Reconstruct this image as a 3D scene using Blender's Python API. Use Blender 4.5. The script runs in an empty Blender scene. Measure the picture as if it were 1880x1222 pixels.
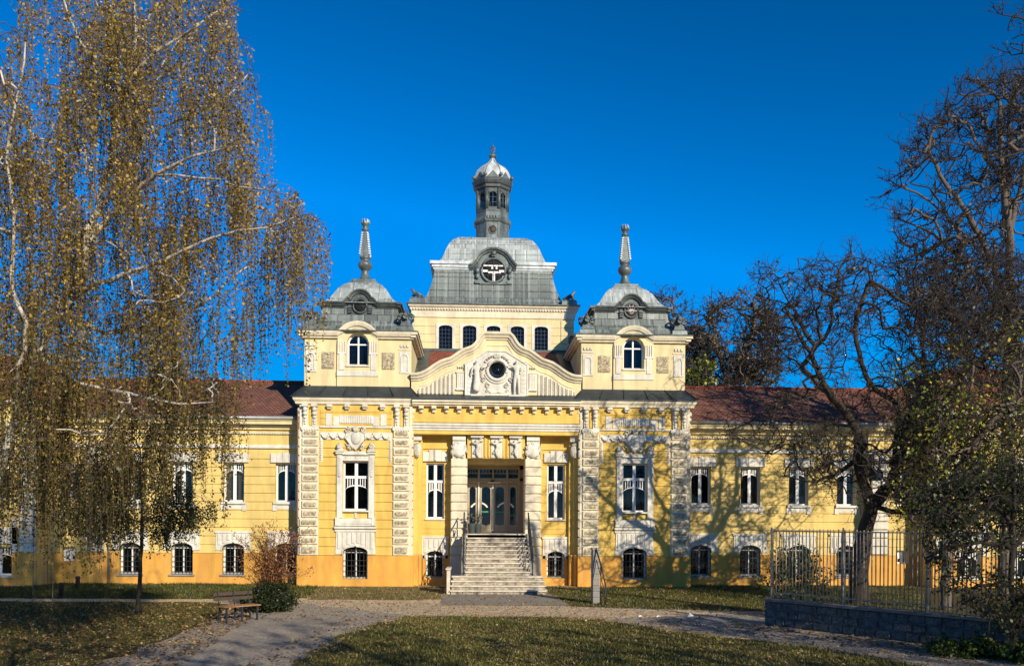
import bpy, bmesh, math, random
import numpy as np
from mathutils import Vector, Matrix
sc = bpy.context.scene
R = math.radians
COL = sc.collection

# ------------------------------------------------------------------ camera
cam = bpy.data.cameras.new("camera"); co = bpy.data.objects.new("camera", cam); COL.objects.link(co)
cam.sensor_width = 36; cam.lens = 1600/1880*36; cam.shift_y = 349/1880
cam.clip_start = .1; cam.clip_end = 3000
co.matrix_world = Matrix.Translation((-1.12, -40, 2.9)) @ Matrix.Rotation(-R(2.65), 4, 'Z') @ Matrix.Rotation(R(90), 4, 'X') @ Matrix.Rotation(R(.32), 4, 'Z')
sc.camera = co
# ------------------------------------------------------------------ light
SUN_AZ, SUN_EL = 29, 23
S = Vector((math.sin(R(SUN_AZ))*math.cos(R(SUN_EL)), -math.cos(R(SUN_AZ))*math.cos(R(SUN_EL)), math.sin(R(SUN_EL))))
sl = bpy.data.lights.new("sun", 'SUN'); sl.energy = 4.9; sl.angle = R(.5); sl.color = (1, .90, .72)
so = bpy.data.objects.new("sun", sl); COL.objects.link(so); so.rotation_euler = S.to_track_quat('Z', 'Y').to_euler(); so.location = (20, -30, 30)
w = bpy.data.worlds.new("World"); sc.world = w; w.use_nodes = True
nt = w.node_tree; nt.nodes.clear()
sky = nt.nodes.new('ShaderNodeTexSky'); sky.sky_type = 'NISHITA'; sky.sun_disc = False
sky.sun_elevation = R(SUN_EL); sky.sun_rotation = R(180-SUN_AZ); sky.altitude = 2500
sky.air_density = 1.0; sky.dust_density = .2; sky.ozone_density = 5.0
hs = nt.nodes.new('ShaderNodeHueSaturation'); hs.inputs['Hue'].default_value = .483; hs.inputs['Saturation'].default_value = 1.13; hs.inputs['Value'].default_value = .40
bg = nt.nodes.new('ShaderNodeBackground'); bg.inputs[1].default_value = .14
ow = nt.nodes.new('ShaderNodeOutputWorld')
gm_ = nt.nodes.new('ShaderNodeGamma'); gm_.inputs[1].default_value = 1.78; nt.links.new(sky.outputs[0], gm_.inputs[0]); nt.links.new(gm_.outputs[0], hs.inputs['Color']); sp_ = nt.nodes.new('ShaderNodeSeparateColor'); sp_.mode = 'HSV'; cb_ = nt.nodes.new('ShaderNodeCombineColor'); cb_.mode = 'HSV'
h_ = nt.nodes.new('ShaderNodeMath'); h_.operation = 'MAXIMUM'; h_.inputs[1].default_value = .566; v_ = nt.nodes.new('ShaderNodeMath'); v_.operation = 'MINIMUM'; v_.inputs[1].default_value = 5.8
nt.links.new(hs.outputs[0], sp_.inputs[0]); nt.links.new(sp_.outputs[0], h_.inputs[0]); nt.links.new(sp_.outputs[2], v_.inputs[0])
nt.links.new(h_.outputs[0], cb_.inputs[0]); nt.links.new(sp_.outputs[1], cb_.inputs[1]); nt.links.new(v_.outputs[0], cb_.inputs[2]); nt.links.new(cb_.outputs[0], bg.inputs[0]); nt.links.new(bg.outputs[0], ow.inputs[0])
sc.view_settings.view_transform = 'Standard'; sc.view_settings.look = 'None'; sc.view_settings.exposure = .18; sc.view_settings.gamma = 1
sc.cycles.max_bounces = 6; sc.cycles.transparent_max_bounces = 12

# ------------------------------------------------------------------ materials
MATS = {}
def mat(name, col, rough=.8, var=.12, scale=3., bump=0., bscale=40., col2=None, metal=0., streak=0., spec=.5, vstretch=1.):
    m = bpy.data.materials.new(name); m.use_nodes = True; n = m.node_tree; p = n.nodes['Principled BSDF']
    p.inputs['Roughness'].default_value = rough; p.inputs['Metallic'].default_value = metal
    p.inputs['Specular IOR Level'].default_value = spec
    tc = n.nodes.new('ShaderNodeTexCoord'); mp = n.nodes.new('ShaderNodeMapping'); mp.inputs['Scale'].default_value = (1, 1, vstretch)
    n.links.new(tc.outputs['Object'], mp.inputs[0])
    nz = n.nodes.new('ShaderNodeTexNoise'); nz.inputs['Scale'].default_value = scale; nz.inputs['Detail'].default_value = 7; nz.inputs['Roughness'].default_value = .65
    n.links.new(mp.outputs[0], nz.inputs['Vector'])
    rp = n.nodes.new('ShaderNodeValToRGB'); rp.color_ramp.elements[0].position = .32; rp.color_ramp.elements[1].position = .68
    c2 = col2 or tuple(c*(1-var) for c in col); c1 = col if col2 else tuple(min(1, c*(1+var*.6)) for c in col)
    rp.color_ramp.elements[0].color = (*c2, 1); rp.color_ramp.elements[1].color = (*c1, 1)
    n.links.new(nz.outputs[0], rp.inputs[0]); out = rp.outputs[0]
    if streak > 0:
        mp2 = n.nodes.new('ShaderNodeMapping'); mp2.inputs['Scale'].default_value = (1.5, 1.5, .3); n.links.new(tc.outputs['Object'], mp2.inputs[0])
        n2 = n.nodes.new('ShaderNodeTexNoise'); n2.inputs['Scale'].default_value = 1.6; n2.inputs['Detail'].default_value = 4; n2.inputs['Distortion'].default_value = .6
        n.links.new(mp2.outputs[0], n2.inputs['Vector'])
        r2 = n.nodes.new('ShaderNodeValToRGB'); r2.color_ramp.elements[0].position = .35; r2.color_ramp.elements[1].position = .65
        v = 1-streak; r2.color_ramp.elements[0].color = (v, v, v, 1); r2.color_ramp.elements[1].color = (1, 1, 1, 1)
        n.links.new(n2.outputs[0], r2.inputs[0])
        mx = n.nodes.new('ShaderNodeMixRGB'); mx.blend_type = 'MULTIPLY'; mx.inputs[0].default_value = 1
        n.links.new(out, mx.inputs[1]); n.links.new(r2.outputs[0], mx.inputs[2]); out = mx.outputs[0]
    n.links.new(out, p.inputs['Base Color'])
    if bump > 0:
        nb = n.nodes.new('ShaderNodeTexNoise'); nb.inputs['Scale'].default_value = bscale; nb.inputs['Detail'].default_value = 4
        n.links.new(tc.outputs['Object'], nb.inputs['Vector'])
        b = n.nodes.new('ShaderNodeBump'); b.inputs['Strength'].default_value = bump; b.inputs['Distance'].default_value = .02
        n.links.new(nb.outputs[0], b.inputs['Height']); n.links.new(b.outputs[0], p.inputs['Normal'])
    MATS[name] = m; return m
mat('plaster', (.77, .515, .12), .9, .10, 1.2, .25, 30, streak=.22)
mat('plaster_pale', (.78, .645, .35), .9, .08, 1.2, .2, 30, streak=.2)
mat('plaster_wing', (.78, .57, .19), .9, .12, 1.0, .25, 30, streak=.22)
mat('plinth', (.82, .42, .07), .9, .22, 1.3, .3, 25, streak=.25, col2=(.68, .33, .07))
mat('cream', (.80, .70, .50), .85, .12, 4, .3, 40, streak=.22)
mat('stone_white', (.76, .71, .60), .8, .14, 5, .4, 50, streak=.25)
mat('roughcast', (.50, .415, .27), .95, .65, 9, 1.0, 45)
mat('frame_white', (.82, .80, .76), .5, .05, 8)
mat('door_wood', (.40, .34, .24), .5, .15, 6)
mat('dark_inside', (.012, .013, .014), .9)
mat('curtain', (.42, .30, .19), .95, .35, 14, vstretch=.1)
mat('iron', (.035, .035, .035), .55, .2, 10, metal=.3)
mat('bar_metal', (.42, .34, .24), .6, .55, 6, .3, 30, metal=.2)
mat('flash', (.04, .052, .058), .5, .3, 2.5, .1, 10, metal=.2, streak=.3)
mat('gutter', (.33, .34, .33), .5, .2, 3, metal=.4)
mat('downpipe', (.30, .13, .07), .6, .2, 3)
mat('soil', (.10, .075, .05), .95, .4, 3, .8, 20)
mat('concrete', (.27, .255, .23), .9, .3, 2.5, .4, 30)
mat('wood_slat', (.34, .17, .075), .6, .35, 9, .2, 30)
mat('wood_dark', (.07, .045, .03), .7, .3, 9)
mat('pot', (.06, .075, .07), .7, .3, 6)

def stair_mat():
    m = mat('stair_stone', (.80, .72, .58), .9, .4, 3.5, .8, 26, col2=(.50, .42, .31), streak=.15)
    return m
stair_mat()

def glass_mat():
    m = bpy.data.materials.new('window_glass'); m.use_nodes = True; n = m.node_tree; n.nodes.clear()
    o = n.nodes.new('ShaderNodeOutputMaterial'); g = n.nodes.new('ShaderNodeBsdfGlossy'); g.inputs['Roughness'].default_value = .04
    g.inputs['Color'].default_value = (.8, .9, 1, 1)
    t = n.nodes.new('ShaderNodeBsdfTransparent'); t.inputs[0].default_value = (.62, .64, .62, 1)
    fr = n.nodes.new('ShaderNodeFresnel'); fr.inputs[0].default_value = 1.5
    nz = n.nodes.new('ShaderNodeTexNoise'); nz.inputs['Scale'].default_value = 2.5
    b = n.nodes.new('ShaderNodeBump'); b.inputs['Strength'].default_value = .08; b.inputs['Distance'].default_value = .05
    n.links.new(nz.outputs[0], b.inputs['Height']); n.links.new(b.outputs[0], g.inputs['Normal'])
    mu = n.nodes.new('ShaderNodeMath'); mu.operation = 'MULTIPLY'; mu.inputs[1].default_value = .75; mu.use_clamp = True
    n.links.new(fr.outputs[0], mu.inputs[0])
    mx = n.nodes.new('ShaderNodeMixShader'); n.links.new(mu.outputs[0], mx.inputs[0]); n.links.new(t.outputs[0], mx.inputs[1]); n.links.new(g.outputs[0], mx.inputs[2])
    n.links.new(mx.outputs[0], o.inputs[0]); MATS['glass'] = m
glass_mat()

def tile_mat(name, c1, c2, mortar, bw, bh, rough=.8, metal=0., msize=.012, bump=.6, offset=.5, stain=None, streak=.3):
    """tiles laid in courses on a roof: brick pattern in (x or y, slope height)"""
    m = bpy.data.materials.new(name); m.use_nodes = True; n = m.node_tree; p = n.nodes['Principled BSDF']
    p.inputs['Roughness'].default_value = rough; p.inputs['Metallic'].default_value = metal
    uv = n.nodes.new('ShaderNodeUVMap'); uv.uv_map = 'roof'
    br = n.nodes.new('ShaderNodeTexBrick'); br.inputs['Scale'].default_value = 1; br.inputs['Brick Width'].default_value = bw; br.inputs['Row Height'].default_value = bh
    br.inputs['Mortar Size'].default_value = msize; br.inputs['Mortar Smooth'].default_value = .3; br.offset = offset
    br.inputs['Color1'].default_value = (*c1, 1); br.inputs['Color2'].default_value = (*c2, 1); br.inputs['Mortar'].default_value = (*mortar, 1)
    n.links.new(uv.outputs[0], br.inputs['Vector'])
    nz = n.nodes.new('ShaderNodeTexNoise'); nz.inputs['Scale'].default_value = .9; nz.inputs['Detail'].default_value = 9; nz.inputs['Roughness'].default_value = .7
    n.links.new(uv.outputs[0], nz.inputs['Vector'])
    r = n.nodes.new('ShaderNodeValToRGB'); r.color_ramp.elements[0].position = .3; r.color_ramp.elements[1].position = .7
    s = 1-streak; r.color_ramp.elements[0].color = (s, s, s, 1); r.color_ramp.elements[1].color = (1.25, 1.25, 1.25, 1); n.links.new(nz.outputs[0], r.inputs[0])
    mx = n.nodes.new('ShaderNodeMixRGB'); mx.blend_type = 'MULTIPLY'; mx.inputs[0].default_value = 1
    n.links.new(br.outputs[0], mx.inputs[1]); n.links.new(r.outputs[0], mx.inputs[2]); out = mx.outputs[0]
    if stain:
        mp = n.nodes.new('ShaderNodeMapping'); mp.inputs['Scale'].default_value = (4.5, .45, 1); n.links.new(uv.outputs[0], mp.inputs[0])
        n3 = n.nodes.new('ShaderNodeTexNoise'); n3.inputs['Scale'].default_value = 1.3; n3.inputs['Detail'].default_value = 6; n.links.new(mp.outputs[0], n3.inputs['Vector'])
        r3 = n.nodes.new('ShaderNodeValToRGB'); r3.color_ramp.elements[0].position = .5; r3.color_ramp.elements[1].position = .72
        r3.color_ramp.elements[0].color = (0, 0, 0, 1); r3.color_ramp.elements[1].color = (.8, .8, .8, 1); n.links.new(n3.outputs[0], r3.inputs[0])
        m3 = n.nodes.new('ShaderNodeMixRGB'); n.links.new(r3.outputs[0], m3.inputs[0]); n.links.new(out, m3.inputs[1]); m3.inputs[2].default_value = (*stain, 1); out = m3.outputs[0]
    n.links.new(out, p.inputs['Base Color'])
    b = n.nodes.new('ShaderNodeBump'); b.inputs['Strength'].default_value = bump; b.inputs['Distance'].default_value = .03; b.invert = True
    n.links.new(br.outputs['Fac'], b.inputs['Height'])
    n.links.new(b.outputs[0], p.inputs['Normal']); MATS[name] = m
tile_mat('red_tile', (.27, .105, .065), (.17, .068, .045), (.06, .03, .02), .19, .17, .85, 0, .02, .9, streak=.45)
tile_mat('red_tile_bright', (.42, .10, .05), (.28, .07, .04), (.10, .035, .025), .19, .17, .85, 0, .02, .9, streak=.45)
tile_mat('slate', (.20, .225, .205), (.125, .145, .135), (.055, .062, .06), .62, .42, .5, .15, .018, .7, stain=(.36, .40, .37), streak=.5)
tile_mat('zinc', (.42, .455, .43), (.32, .35, .335), (.14, .155, .15), .62, .42, .45, .1, .015, .6, stain=(.66, .70, .67), streak=.45)
mat('zinc_trim', (.24, .275, .26), .45, .45, 7, .2, 20, metal=.25, streak=.55, col2=(.12, .145, .14))
mat('zinc_light', (.78, .81, .79), .4, .25, 5, .15, 20, metal=.15, streak=.4)
mat('zinc_dark', (.10, .115, .11), .5, .4, 5, .2, 20, metal=.2, streak=.4)

# ------------------------------------------------------------------ mesh helpers
class MB:
    def __init__(s): s.v = []; s.f = []; s.sm = []
    def add(s, vs, fs, smooth=False):
        k = len(s.v); s.v += [tuple(v) for v in vs]; s.f += [tuple(i+k for i in f) for f in fs]; s.sm += [smooth]*len(fs)
    def box(s, x0, x1, y0, y1, z0, z1):
        s.add([(x0,y0,z0),(x1,y0,z0),(x1,y1,z0),(x0,y1,z0),(x0,y0,z1),(x1,y0,z1),(x1,y1,z1),(x0,y1,z1)],
              [(0,3,2,1),(4,5,6,7),(0,1,5,4),(1,2,6,5),(2,3,7,6),(3,0,4,7)])
    def bevbox(s, x0, x1, y0, y1, z0, z1, b=.03):
        """box whose front (-y) face is chamfered"""
        s.add([(x0,y0+b,z0),(x1,y0+b,z0),(x1,y1,z0),(x0,y1,z0),(x0,y0+b,z1),(x1,y0+b,z1),(x1,y1,z1),(x0,y1,z1),
               (x0+b,y0,z0+b),(x1-b,y0,z0+b),(x1-b,y0,z1-b),(x0+b,y0,z1-b)],
              [(0,3,2,1),(4,5,6,7),(1,2,6,5),(2,3,7,6),(3,0,4,7),(8,9,10,11),(0,1,9,8),(1,5,10,9),(5,4,11,10),(4,0,8,11)])
    def prism(s, pts, y0, y1, hole=None):
        """polygon in xz extruded from y0 (front) to y1; convex or near-convex, or a strip polygon"""
        n = len(pts); s.add([(x,y0,z) for x,z in pts]+[(x,y1,z) for x,z in pts],
              [tuple(range(n)), tuple(range(2*n-1, n-1, -1))]+[(i, i+n, (i+1)%n+n, (i+1)%n) for i in range(n)])
    def band(s, inner, outer, y0, y1, closed=False):
        """strip between two xz polylines, extruded"""
        n = len(inner); vs = [(x,y0,z) for x,z in inner]+[(x,y0,z) for x,z in outer]+[(x,y1,z) for x,z in inner]+[(x,y1,z) for x,z in outer]
        fs = []
        for i in range(n if closed else n-1):
            j = (i+1) % n
            fs += [(i,j,n+j,n+i), (2*n+i,3*n+i,3*n+j,2*n+j), (i,2*n+i,2*n+j,j), (n+i,n+j,3*n+j,3*n+i)]
        if not closed: fs += [(0,n,3*n,2*n), (n-1,3*n-1,4*n-1,2*n-1)]
        s.add(vs, fs)
    def loft(s, cx, cy, levels, n=4, smooth=False, cap=True):
        """levels: (half width, half depth or None, z); n=4 square with sides on the axes; else n-gon by apothem"""
        vs = []; k = len(levels)
        for L in levels:
            hx, z = L[0], L[-1]; hy = L[1] if len(L) == 3 else L[0]
            if n == 4: vs += [(cx-hx,cy-hy,z),(cx+hx,cy-hy,z),(cx+hx,cy+hy,z),(cx-hx,cy+hy,z)]
            else:
                r = 1/math.cos(math.pi/n) if n <= 12 else 1
                vs += [(cx+hx*r*math.cos(2*math.pi*(i+.5)/n-math.pi/2), cy+hy*r*math.sin(2*math.pi*(i+.5)/n-math.pi/2), z) for i in range(n)]
        fs = [(a*n+i, a*n+(i+1)%n, (a+1)*n+(i+1)%n, (a+1)*n+i) for a in range(k-1) for i in range(n)]
        if cap: fs += [tuple(range(n-1,-1,-1)), tuple((k-1)*n+i for i in range(n))]
        s.add(vs, fs, smooth)
    def tube(s, pts, r, n=6, r1=None, closed=False):
        pts = [Vector(p) for p in pts]; m = len(pts); vs = []
        for i, p in enumerate(pts):
            a = pts[(i-1) % m] if closed else pts[max(i-1,0)]; b = pts[(i+1) % m] if closed else pts[min(i+1,m-1)]
            d = (b-a).normalized(); u = d.cross(Vector((0,0,1)) if abs(d.z) < .95 else Vector((1,0,0))).normalized(); w_ = d.cross(u)
            rr = r if r1 is None else r+(r1-r)*i/(m-1)
            vs += [p+(u*math.cos(2*math.pi*k/n)+w_*math.sin(2*math.pi*k/n))*rr for k in range(n)]
        fs = [(i*n+k, i*n+(k+1)%n, ((i+1)%m)*n+(k+1)%n, ((i+1)%m)*n+k) for i in range(m if closed else m-1) for k in range(n)]
        if not closed: fs += [tuple(range(n-1,-1,-1)), tuple((m-1)*n+k for k in range(n))]
        s.add(vs, fs, True)
    def ball(s, c, rx, ry=None, rz=None, nu=8, nv=6):
        ry = ry or rx; rz = rz or rx; vs = [(c[0],c[1],c[2]-rz)]
        for j in range(1, nv):
            a = -math.pi/2+math.pi*j/nv
            vs += [(c[0]+rx*math.cos(a)*math.cos(2*math.pi*i/nu), c[1]+ry*math.cos(a)*math.sin(2*math.pi*i/nu), c[2]+rz*math.sin(a)) for i in range(nu)]
        vs.append((c[0],c[1],c[2]+rz)); t = len(vs)-1
        fs = [(0,1+(i+1)%nu,1+i) for i in range(nu)]+[(t,t-nu+i,t-nu+(i+1)%nu) for i in range(nu)]
        fs += [(1+j*nu+i,1+j*nu+(i+1)%nu,1+(j+1)*nu+(i+1)%nu,1+(j+1)*nu+i) for j in range(nv-2) for i in range(nu)]
        s.add(vs, fs, True)
    def sweep(s, path, prof, Y0, closed=False):
        """moulding on a front wall: path in xz, profile (out toward viewer, in-plane normal offset); profile is a closed loop"""
        n = len(path); m = len(prof); vs = []
        for i in range(n):
            p = Vector(path[i]); a = Vector(path[i-1]) if (i > 0 or closed) else None; b = Vector(path[(i+1)%n]) if (i < n-1 or closed) else None
            d1 = (p-a).normalized() if a is not None else None; d2 = (b-p).normalized() if b is not None else None
            if d1 is None: d1 = d2
            if d2 is None: d2 = d1
            n1 = Vector((-d1.y, d1.x)); n2 = Vector((-d2.y, d2.x)); nn = (n1+n2)
            nn = nn.normalized() if nn.length > 1e-4 else n1; k = 1/max(.5, nn.dot(n1))
            for o, q in prof: vs.append((p.x+nn.x*q*k, Y0-o, p.y+nn.y*q*k))
        fs = [(i*m+j, i*m+(j+1)%m, ((i+1)%n)*m+(j+1)%m, ((i+1)%n)*m+j) for i in range(n if closed else n-1) for j in range(m)]
        if not closed: fs += [tuple(range(m-1,-1,-1)), tuple((n-1)*m+j for j in range(m))]
        s.add(vs, fs)
    def curl(s, cx, cz, Y, r, turns=1.4, th=.03, flip=1, start=0.):
        pts = []
        for i in range(15):
            t = i/14; a = start+flip*turns*2*math.pi*t; q = r*(1-.8*t); pts.append((cx+q*math.cos(a), Y-.03*t, cz+q*math.sin(a)))
        s.tube(pts, th, 5, th*.6)
    def mesh(s, name, m):
        me = bpy.data.meshes.new(name); me.from_pydata(s.v, [], s.f); me.materials.append(MATS[m] if isinstance(m, str) else m)
        me.polygons.foreach_set('use_smooth', s.sm); me.update(); return me
    def build(s, name, m, parent=None, loc=None, fix=True):
        me = s.mesh(name, m)
        if fix:
            b = bmesh.new(); b.from_mesh(me); bmesh.ops.recalc_face_normals(b, faces=b.faces); b.to_mesh(me); b.free()
        if m in ('red_tile', 'red_tile_bright', 'slate', 'zinc'): roof_uv(me)
        o = bpy.data.objects.new(name, me); COL.objects.link(o)
        if parent: o.parent = parent
        if loc: o.location = loc
        return o
def roof_uv(me):
    uv = me.uv_layers.new(name='roof')
    for p in me.polygons:
        nn = p.normal; along = Vector((nn.y, -nn.x, 0))
        if along.length < 1e-3: along = Vector((1,0,0))
        along.normalize(); sl = max(.3, math.hypot(nn.x, nn.y))
        for li in p.loop_indices:
            v = me.vertices[me.loops[li].vertex_index].co; uv.data[li].uv = (v.dot(along), v.z/sl)
def tag(o, label=None, cat=None, group=None, kind=None):
    if label: o['label'] = label
    if cat: o['category'] = cat
    if group: o['group'] = group
    if kind: o['kind'] = kind
    return o
def empty(name, loc, label, cat, group=None):
    o = bpy.data.objects.new(name, None); COL.objects.link(o); o.location = loc; o.empty_display_size = .5
    return tag(o, label, cat, group)
def arc(cx, cz, rx, rz, a0, a1, n=14):
    return [(cx+rx*math.cos(R(a0+(a1-a0)*i/n)), cz+rz*math.sin(R(a0+(a1-a0)*i/n))) for i in range(n+1)]
def npmesh(name, V, F, material, parent=None, attr=None, smooth=False):
    """fast mesh from numpy; F is (n,3) or (n,4)"""
    me = bpy.data.meshes.new(name); k = F.shape[1]; nf = len(F)
    me.vertices.add(len(V)); me.vertices.foreach_set('co', V.astype(np.float32).ravel())
    me.loops.add(nf*k); me.loops.foreach_set('vertex_index', F.astype(np.int32).ravel())
    me.polygons.add(nf); me.polygons.foreach_set('loop_start', np.arange(0, nf*k, k, dtype=np.int32)); me.polygons.foreach_set('loop_total', np.full(nf, k, dtype=np.int32))
    if smooth: me.polygons.foreach_set('use_smooth', np.ones(nf, dtype=bool))
    me.update(calc_edges=True); me.validate()
    if attr is not None:
        a = me.attributes.new('tone', 'FLOAT', 'POINT'); a.data.foreach_set('value', attr.astype(np.float32))
    me.materials.append(MATS[material] if isinstance(material, str) else material)
    o = bpy.data.objects.new(name, me); COL.objects.link(o)
    if parent: o.parent = parent
    return o

# ================================================================== THE BUILDING
bld = empty('institute_building', (0, 0, 0), 'long yellow plastered neo-baroque building with two grey domed towers and a central cupola', 'building')
def subtract(a, b, cuts):
    segs = [(a, b)]
    for c0, c1 in cuts:
        ns = []
        for s0, s1 in segs:
            if c1 <= s0 or c0 >= s1: ns.append((s0, s1)); continue
            if c0 > s0: ns.append((s0, c0))
            if c1 < s1: ns.append((c1, s1))
        segs = ns
    return [s for s in segs if s[1]-s[0] > .004]
def wall(mb, x0, x1, z0, z1, Y, th, holes):
    zs = sorted({z0, z1, *[z for h in holes for z in h[2:4] if z0 < z < z1]})
    for a, b in zip(zs, zs[1:]):
        for s0, s1 in subtract(x0, x1, [(h[0], h[1]) for h in holes if h[2] < b-1e-4 and h[3] > a+1e-4]): mb.box(s0, s1, Y, Y+th, a, b)
def courses(mb, x0, x1, z0, z1, Y, step, holes, proud=.05, gap=.045, skip=()):
    z = z0
    while z < z1-.05:
        t = min(z+step-gap, z1); zs = sorted({z, t, *[q for h in holes for q in h[2:4] if z < q < t]})
        for a, b in zip(zs, zs[1:]):
            for s0, s1 in subtract(x0, x1, [(h[0], h[1]) for h in holes if h[2] < b-1e-4 and h[3] > a+1e-4]): mb.box(s0, s1, Y-proud, Y+.002, a, b)
        z += step
CACHE = {}
def inst(key, fn, name, m, parent, loc):
    if key not in CACHE: CACHE[key] = fn().build(name, m, parent, loc); return CACHE[key]
    o = CACHE[key].copy(); COL.objects.link(o); o.parent = parent; o.location = loc; return o

# window kinds: all local, z from 0 at bottom, y 0 at wall face
def win_frame(hw, h, kind, top=None):
    b = MB(); y0, y1 = .16, .23; fw = .075
    tt = h if top is None else top
    if kind == 'arch':   # pointed segmental basement / round upper window
        r = hw; pts_o = [(-hw, 0), (-hw, tt)]+arc(0, tt, hw, h-tt, 180, 0)[1:-1]+[(hw, tt), (hw, 0)]
        pts_i = [(-hw+fw, fw), (-hw+fw, tt)]+arc(0, tt, hw-fw, max(.02, h-tt-fw), 180, 0)[1:-1]+[(hw-fw, tt), (hw-fw, fw)]
        b.band(pts_i, pts_o, y0, y1, closed=True)
        b.box(-.035, .035, y0-.02, y1, fw, h-fw); b.box(-hw+fw, hw-fw, y0-.01, y1-.01, tt-.03, tt+.03)
    else:
        b.box(-hw, -hw+fw, y0, y1, 0, h); b.box(hw-fw, hw, y0, y1, 0, h); b.box(-hw+fw, hw-fw, y0, y1, 0, fw); b.box(-hw+fw, hw-fw, y0, y1, h-fw, h)
        b.box(-.07, .07, y0-.025, y1-.005, fw, h-fw)
        if kind == 'tall':
            zt = h*.655; b.box(-hw+fw, hw-fw, y0-.03, y1-.01, zt-.02, zt+.10); za = zt-.02; zb = zt-.42
        else: za = h-fw; zb = h-.42
        for s in (-1, 1):
            a0, a1 = (.07, hw-fw)
            for k in range(3):
                x = s*(a0+(a1-a0)*(k+1)/4); b.box(x-.018, x+.018, y0+.01, y1-.02, zb-.02+(.06 if k != 2 else .0), za)
            if s > 0: pi = arc(0, zb-.16, hw-fw, .22, 0, 86, 8); po = arc(0, zb-.16, hw-fw+.001, .28, 0, 86, 8)
            else: pi = arc(0, zb-.16, hw-fw, .22, 94, 180, 8); po = arc(0, zb-.16, hw-fw+.001, .28, 94, 180, 8)
            b.band(pi, po, y0+.008, y1-.018)
    return b
def win_pane(hw, h, kind, top=None):
    b = MB()
    if kind == 'arch':
        tt = h if top is None else top
        b.prism([(-hw+.03, .03), (-hw+.03, tt)]+arc(0, tt, hw-.03, max(.02, h-tt-.03), 180, 0)[1:-1]+[(hw-.03, tt), (hw-.03, .03)][0:2], .195, .2)
    else: b.box(-hw+.03, hw-.03, .195, .2, .03, h-.03)
    return b
def grille(hw, h, top):
    b = MB(); r = .011
    for k in range(7):
        x = -hw+2*hw*k/6; zz = top+(h-top)*math.sqrt(max(0, 1-(x/hw)**2)); b.box(x-r, x+r, .055, .055+2*r, .03, zz-.02)
    z = .06
    for k, z in enumerate([.05, .13, .36, .6, .84, h*.80, h*.80+.09]):
        if z < h-.1: b.box(-hw, hw, .052, .052+1.6*r, z-r, z+r)
    return b
def curtain(hw, h):
    b = MB(); n = 26; vs = []
    for i in range(n+1):
        x = -hw+2*hw*i/n; g = abs(x) < hw*.20; vs.append((x, .42+.035*math.sin(i*1.9)+(.0 if not g else .02), 0)); vs.append((x, .42+.035*math.sin(i*1.9), h))
    f = [(2*i, 2*i+2, 2*i+3, 2*i+1) for i in range(n) if not (abs(-hw+2*hw*(i+.5)/n) < hw*.18)]
    b.add(vs, f, True); return b
def put_window(cx, z0, hw, h, Y, kind, top=None, grl=False, curt=False, parent=None, cname='window'):
    key = (round(hw,3), round(h,3), kind, top)
    f = inst(('f',)+key, lambda: win_frame(hw, h, kind, top), cname, 'frame_white', parent or bld, (cx, Y, z0))
    inst(('p',)+key, lambda: win_pane(hw, h, kind, top), 'pane', 'glass', f, (0, 0, 0))
    if grl: inst(('g',)+key, lambda: grille(hw, h, top), 'grille', 'iron', f, (0, 0, 0))
    if curt: inst(('c',)+key, lambda: curtain(hw, h), 'curtain', 'curtain', f, (0, 0, 0))
    return f
def basement_trim(cx, zb, zt, hw, bw, ztop, Y, name='window_surround'):
    """white block over a basement window with a pointed arch cut into it; zt = spring height, apex zt+.3"""
    b = MB(); ap = .30
    inner = [(-hw, zt-.10), (-hw, zt)]+arc(0, zt, hw, ap*.8, 180, 96, 5)[1:]+[(0, zt+ap)]+arc(0, zt, hw, ap*.8, 84, 0, 5)[:-1]+[(hw, zt), (hw, zt-.10)]
    outer = []
    for x, z in inner:
        if z <= zt+1e-5: outer.append((bw*(-1 if x < 0 else 1), zt-.10 if z < zt-.01 else zt))
        else: outer.append((bw*x/hw*1.0 if abs(x) < hw*.99 else bw*x/hw, ztop-.10))
    b.band([(cx+x, z) for x, z in inner], [(cx+x, z) for x, z in outer], Y-.09, Y+.0)
    b.box(cx-bw-.03, cx+bw+.03, Y-.13, Y, ztop-.10, ztop)
    ih = [(cx+x, z) for x, z in inner]; b.sweep(ih, [(.0,0),(.14,0),(.14,.045),(.09,.08),(0,.08)], Y-.0)
    n = int(2*bw/.21)
    for k in range(n):
        x = cx-bw+.06+(2*bw-.12)*(k+.5)/n; z1 = ztop-.14; z0 = max(zt+.02+ap*.9*(1-min(1, abs(x-cx)/hw)**2)+.13, zt-.02 if abs(x-cx) > hw+.1 else 0)
        if z1-z0 > .12: b.bevbox(x-.07, x+.07, Y-.125, Y-.085, z0, z1, .02)
    return b.build(name, 'stone_white', bld)

body = MB(); bodyw = MB(); pale = MB(); plinth = MB(); trim = MB(); inside = MB(); flash = MB()
CS = .406
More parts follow.
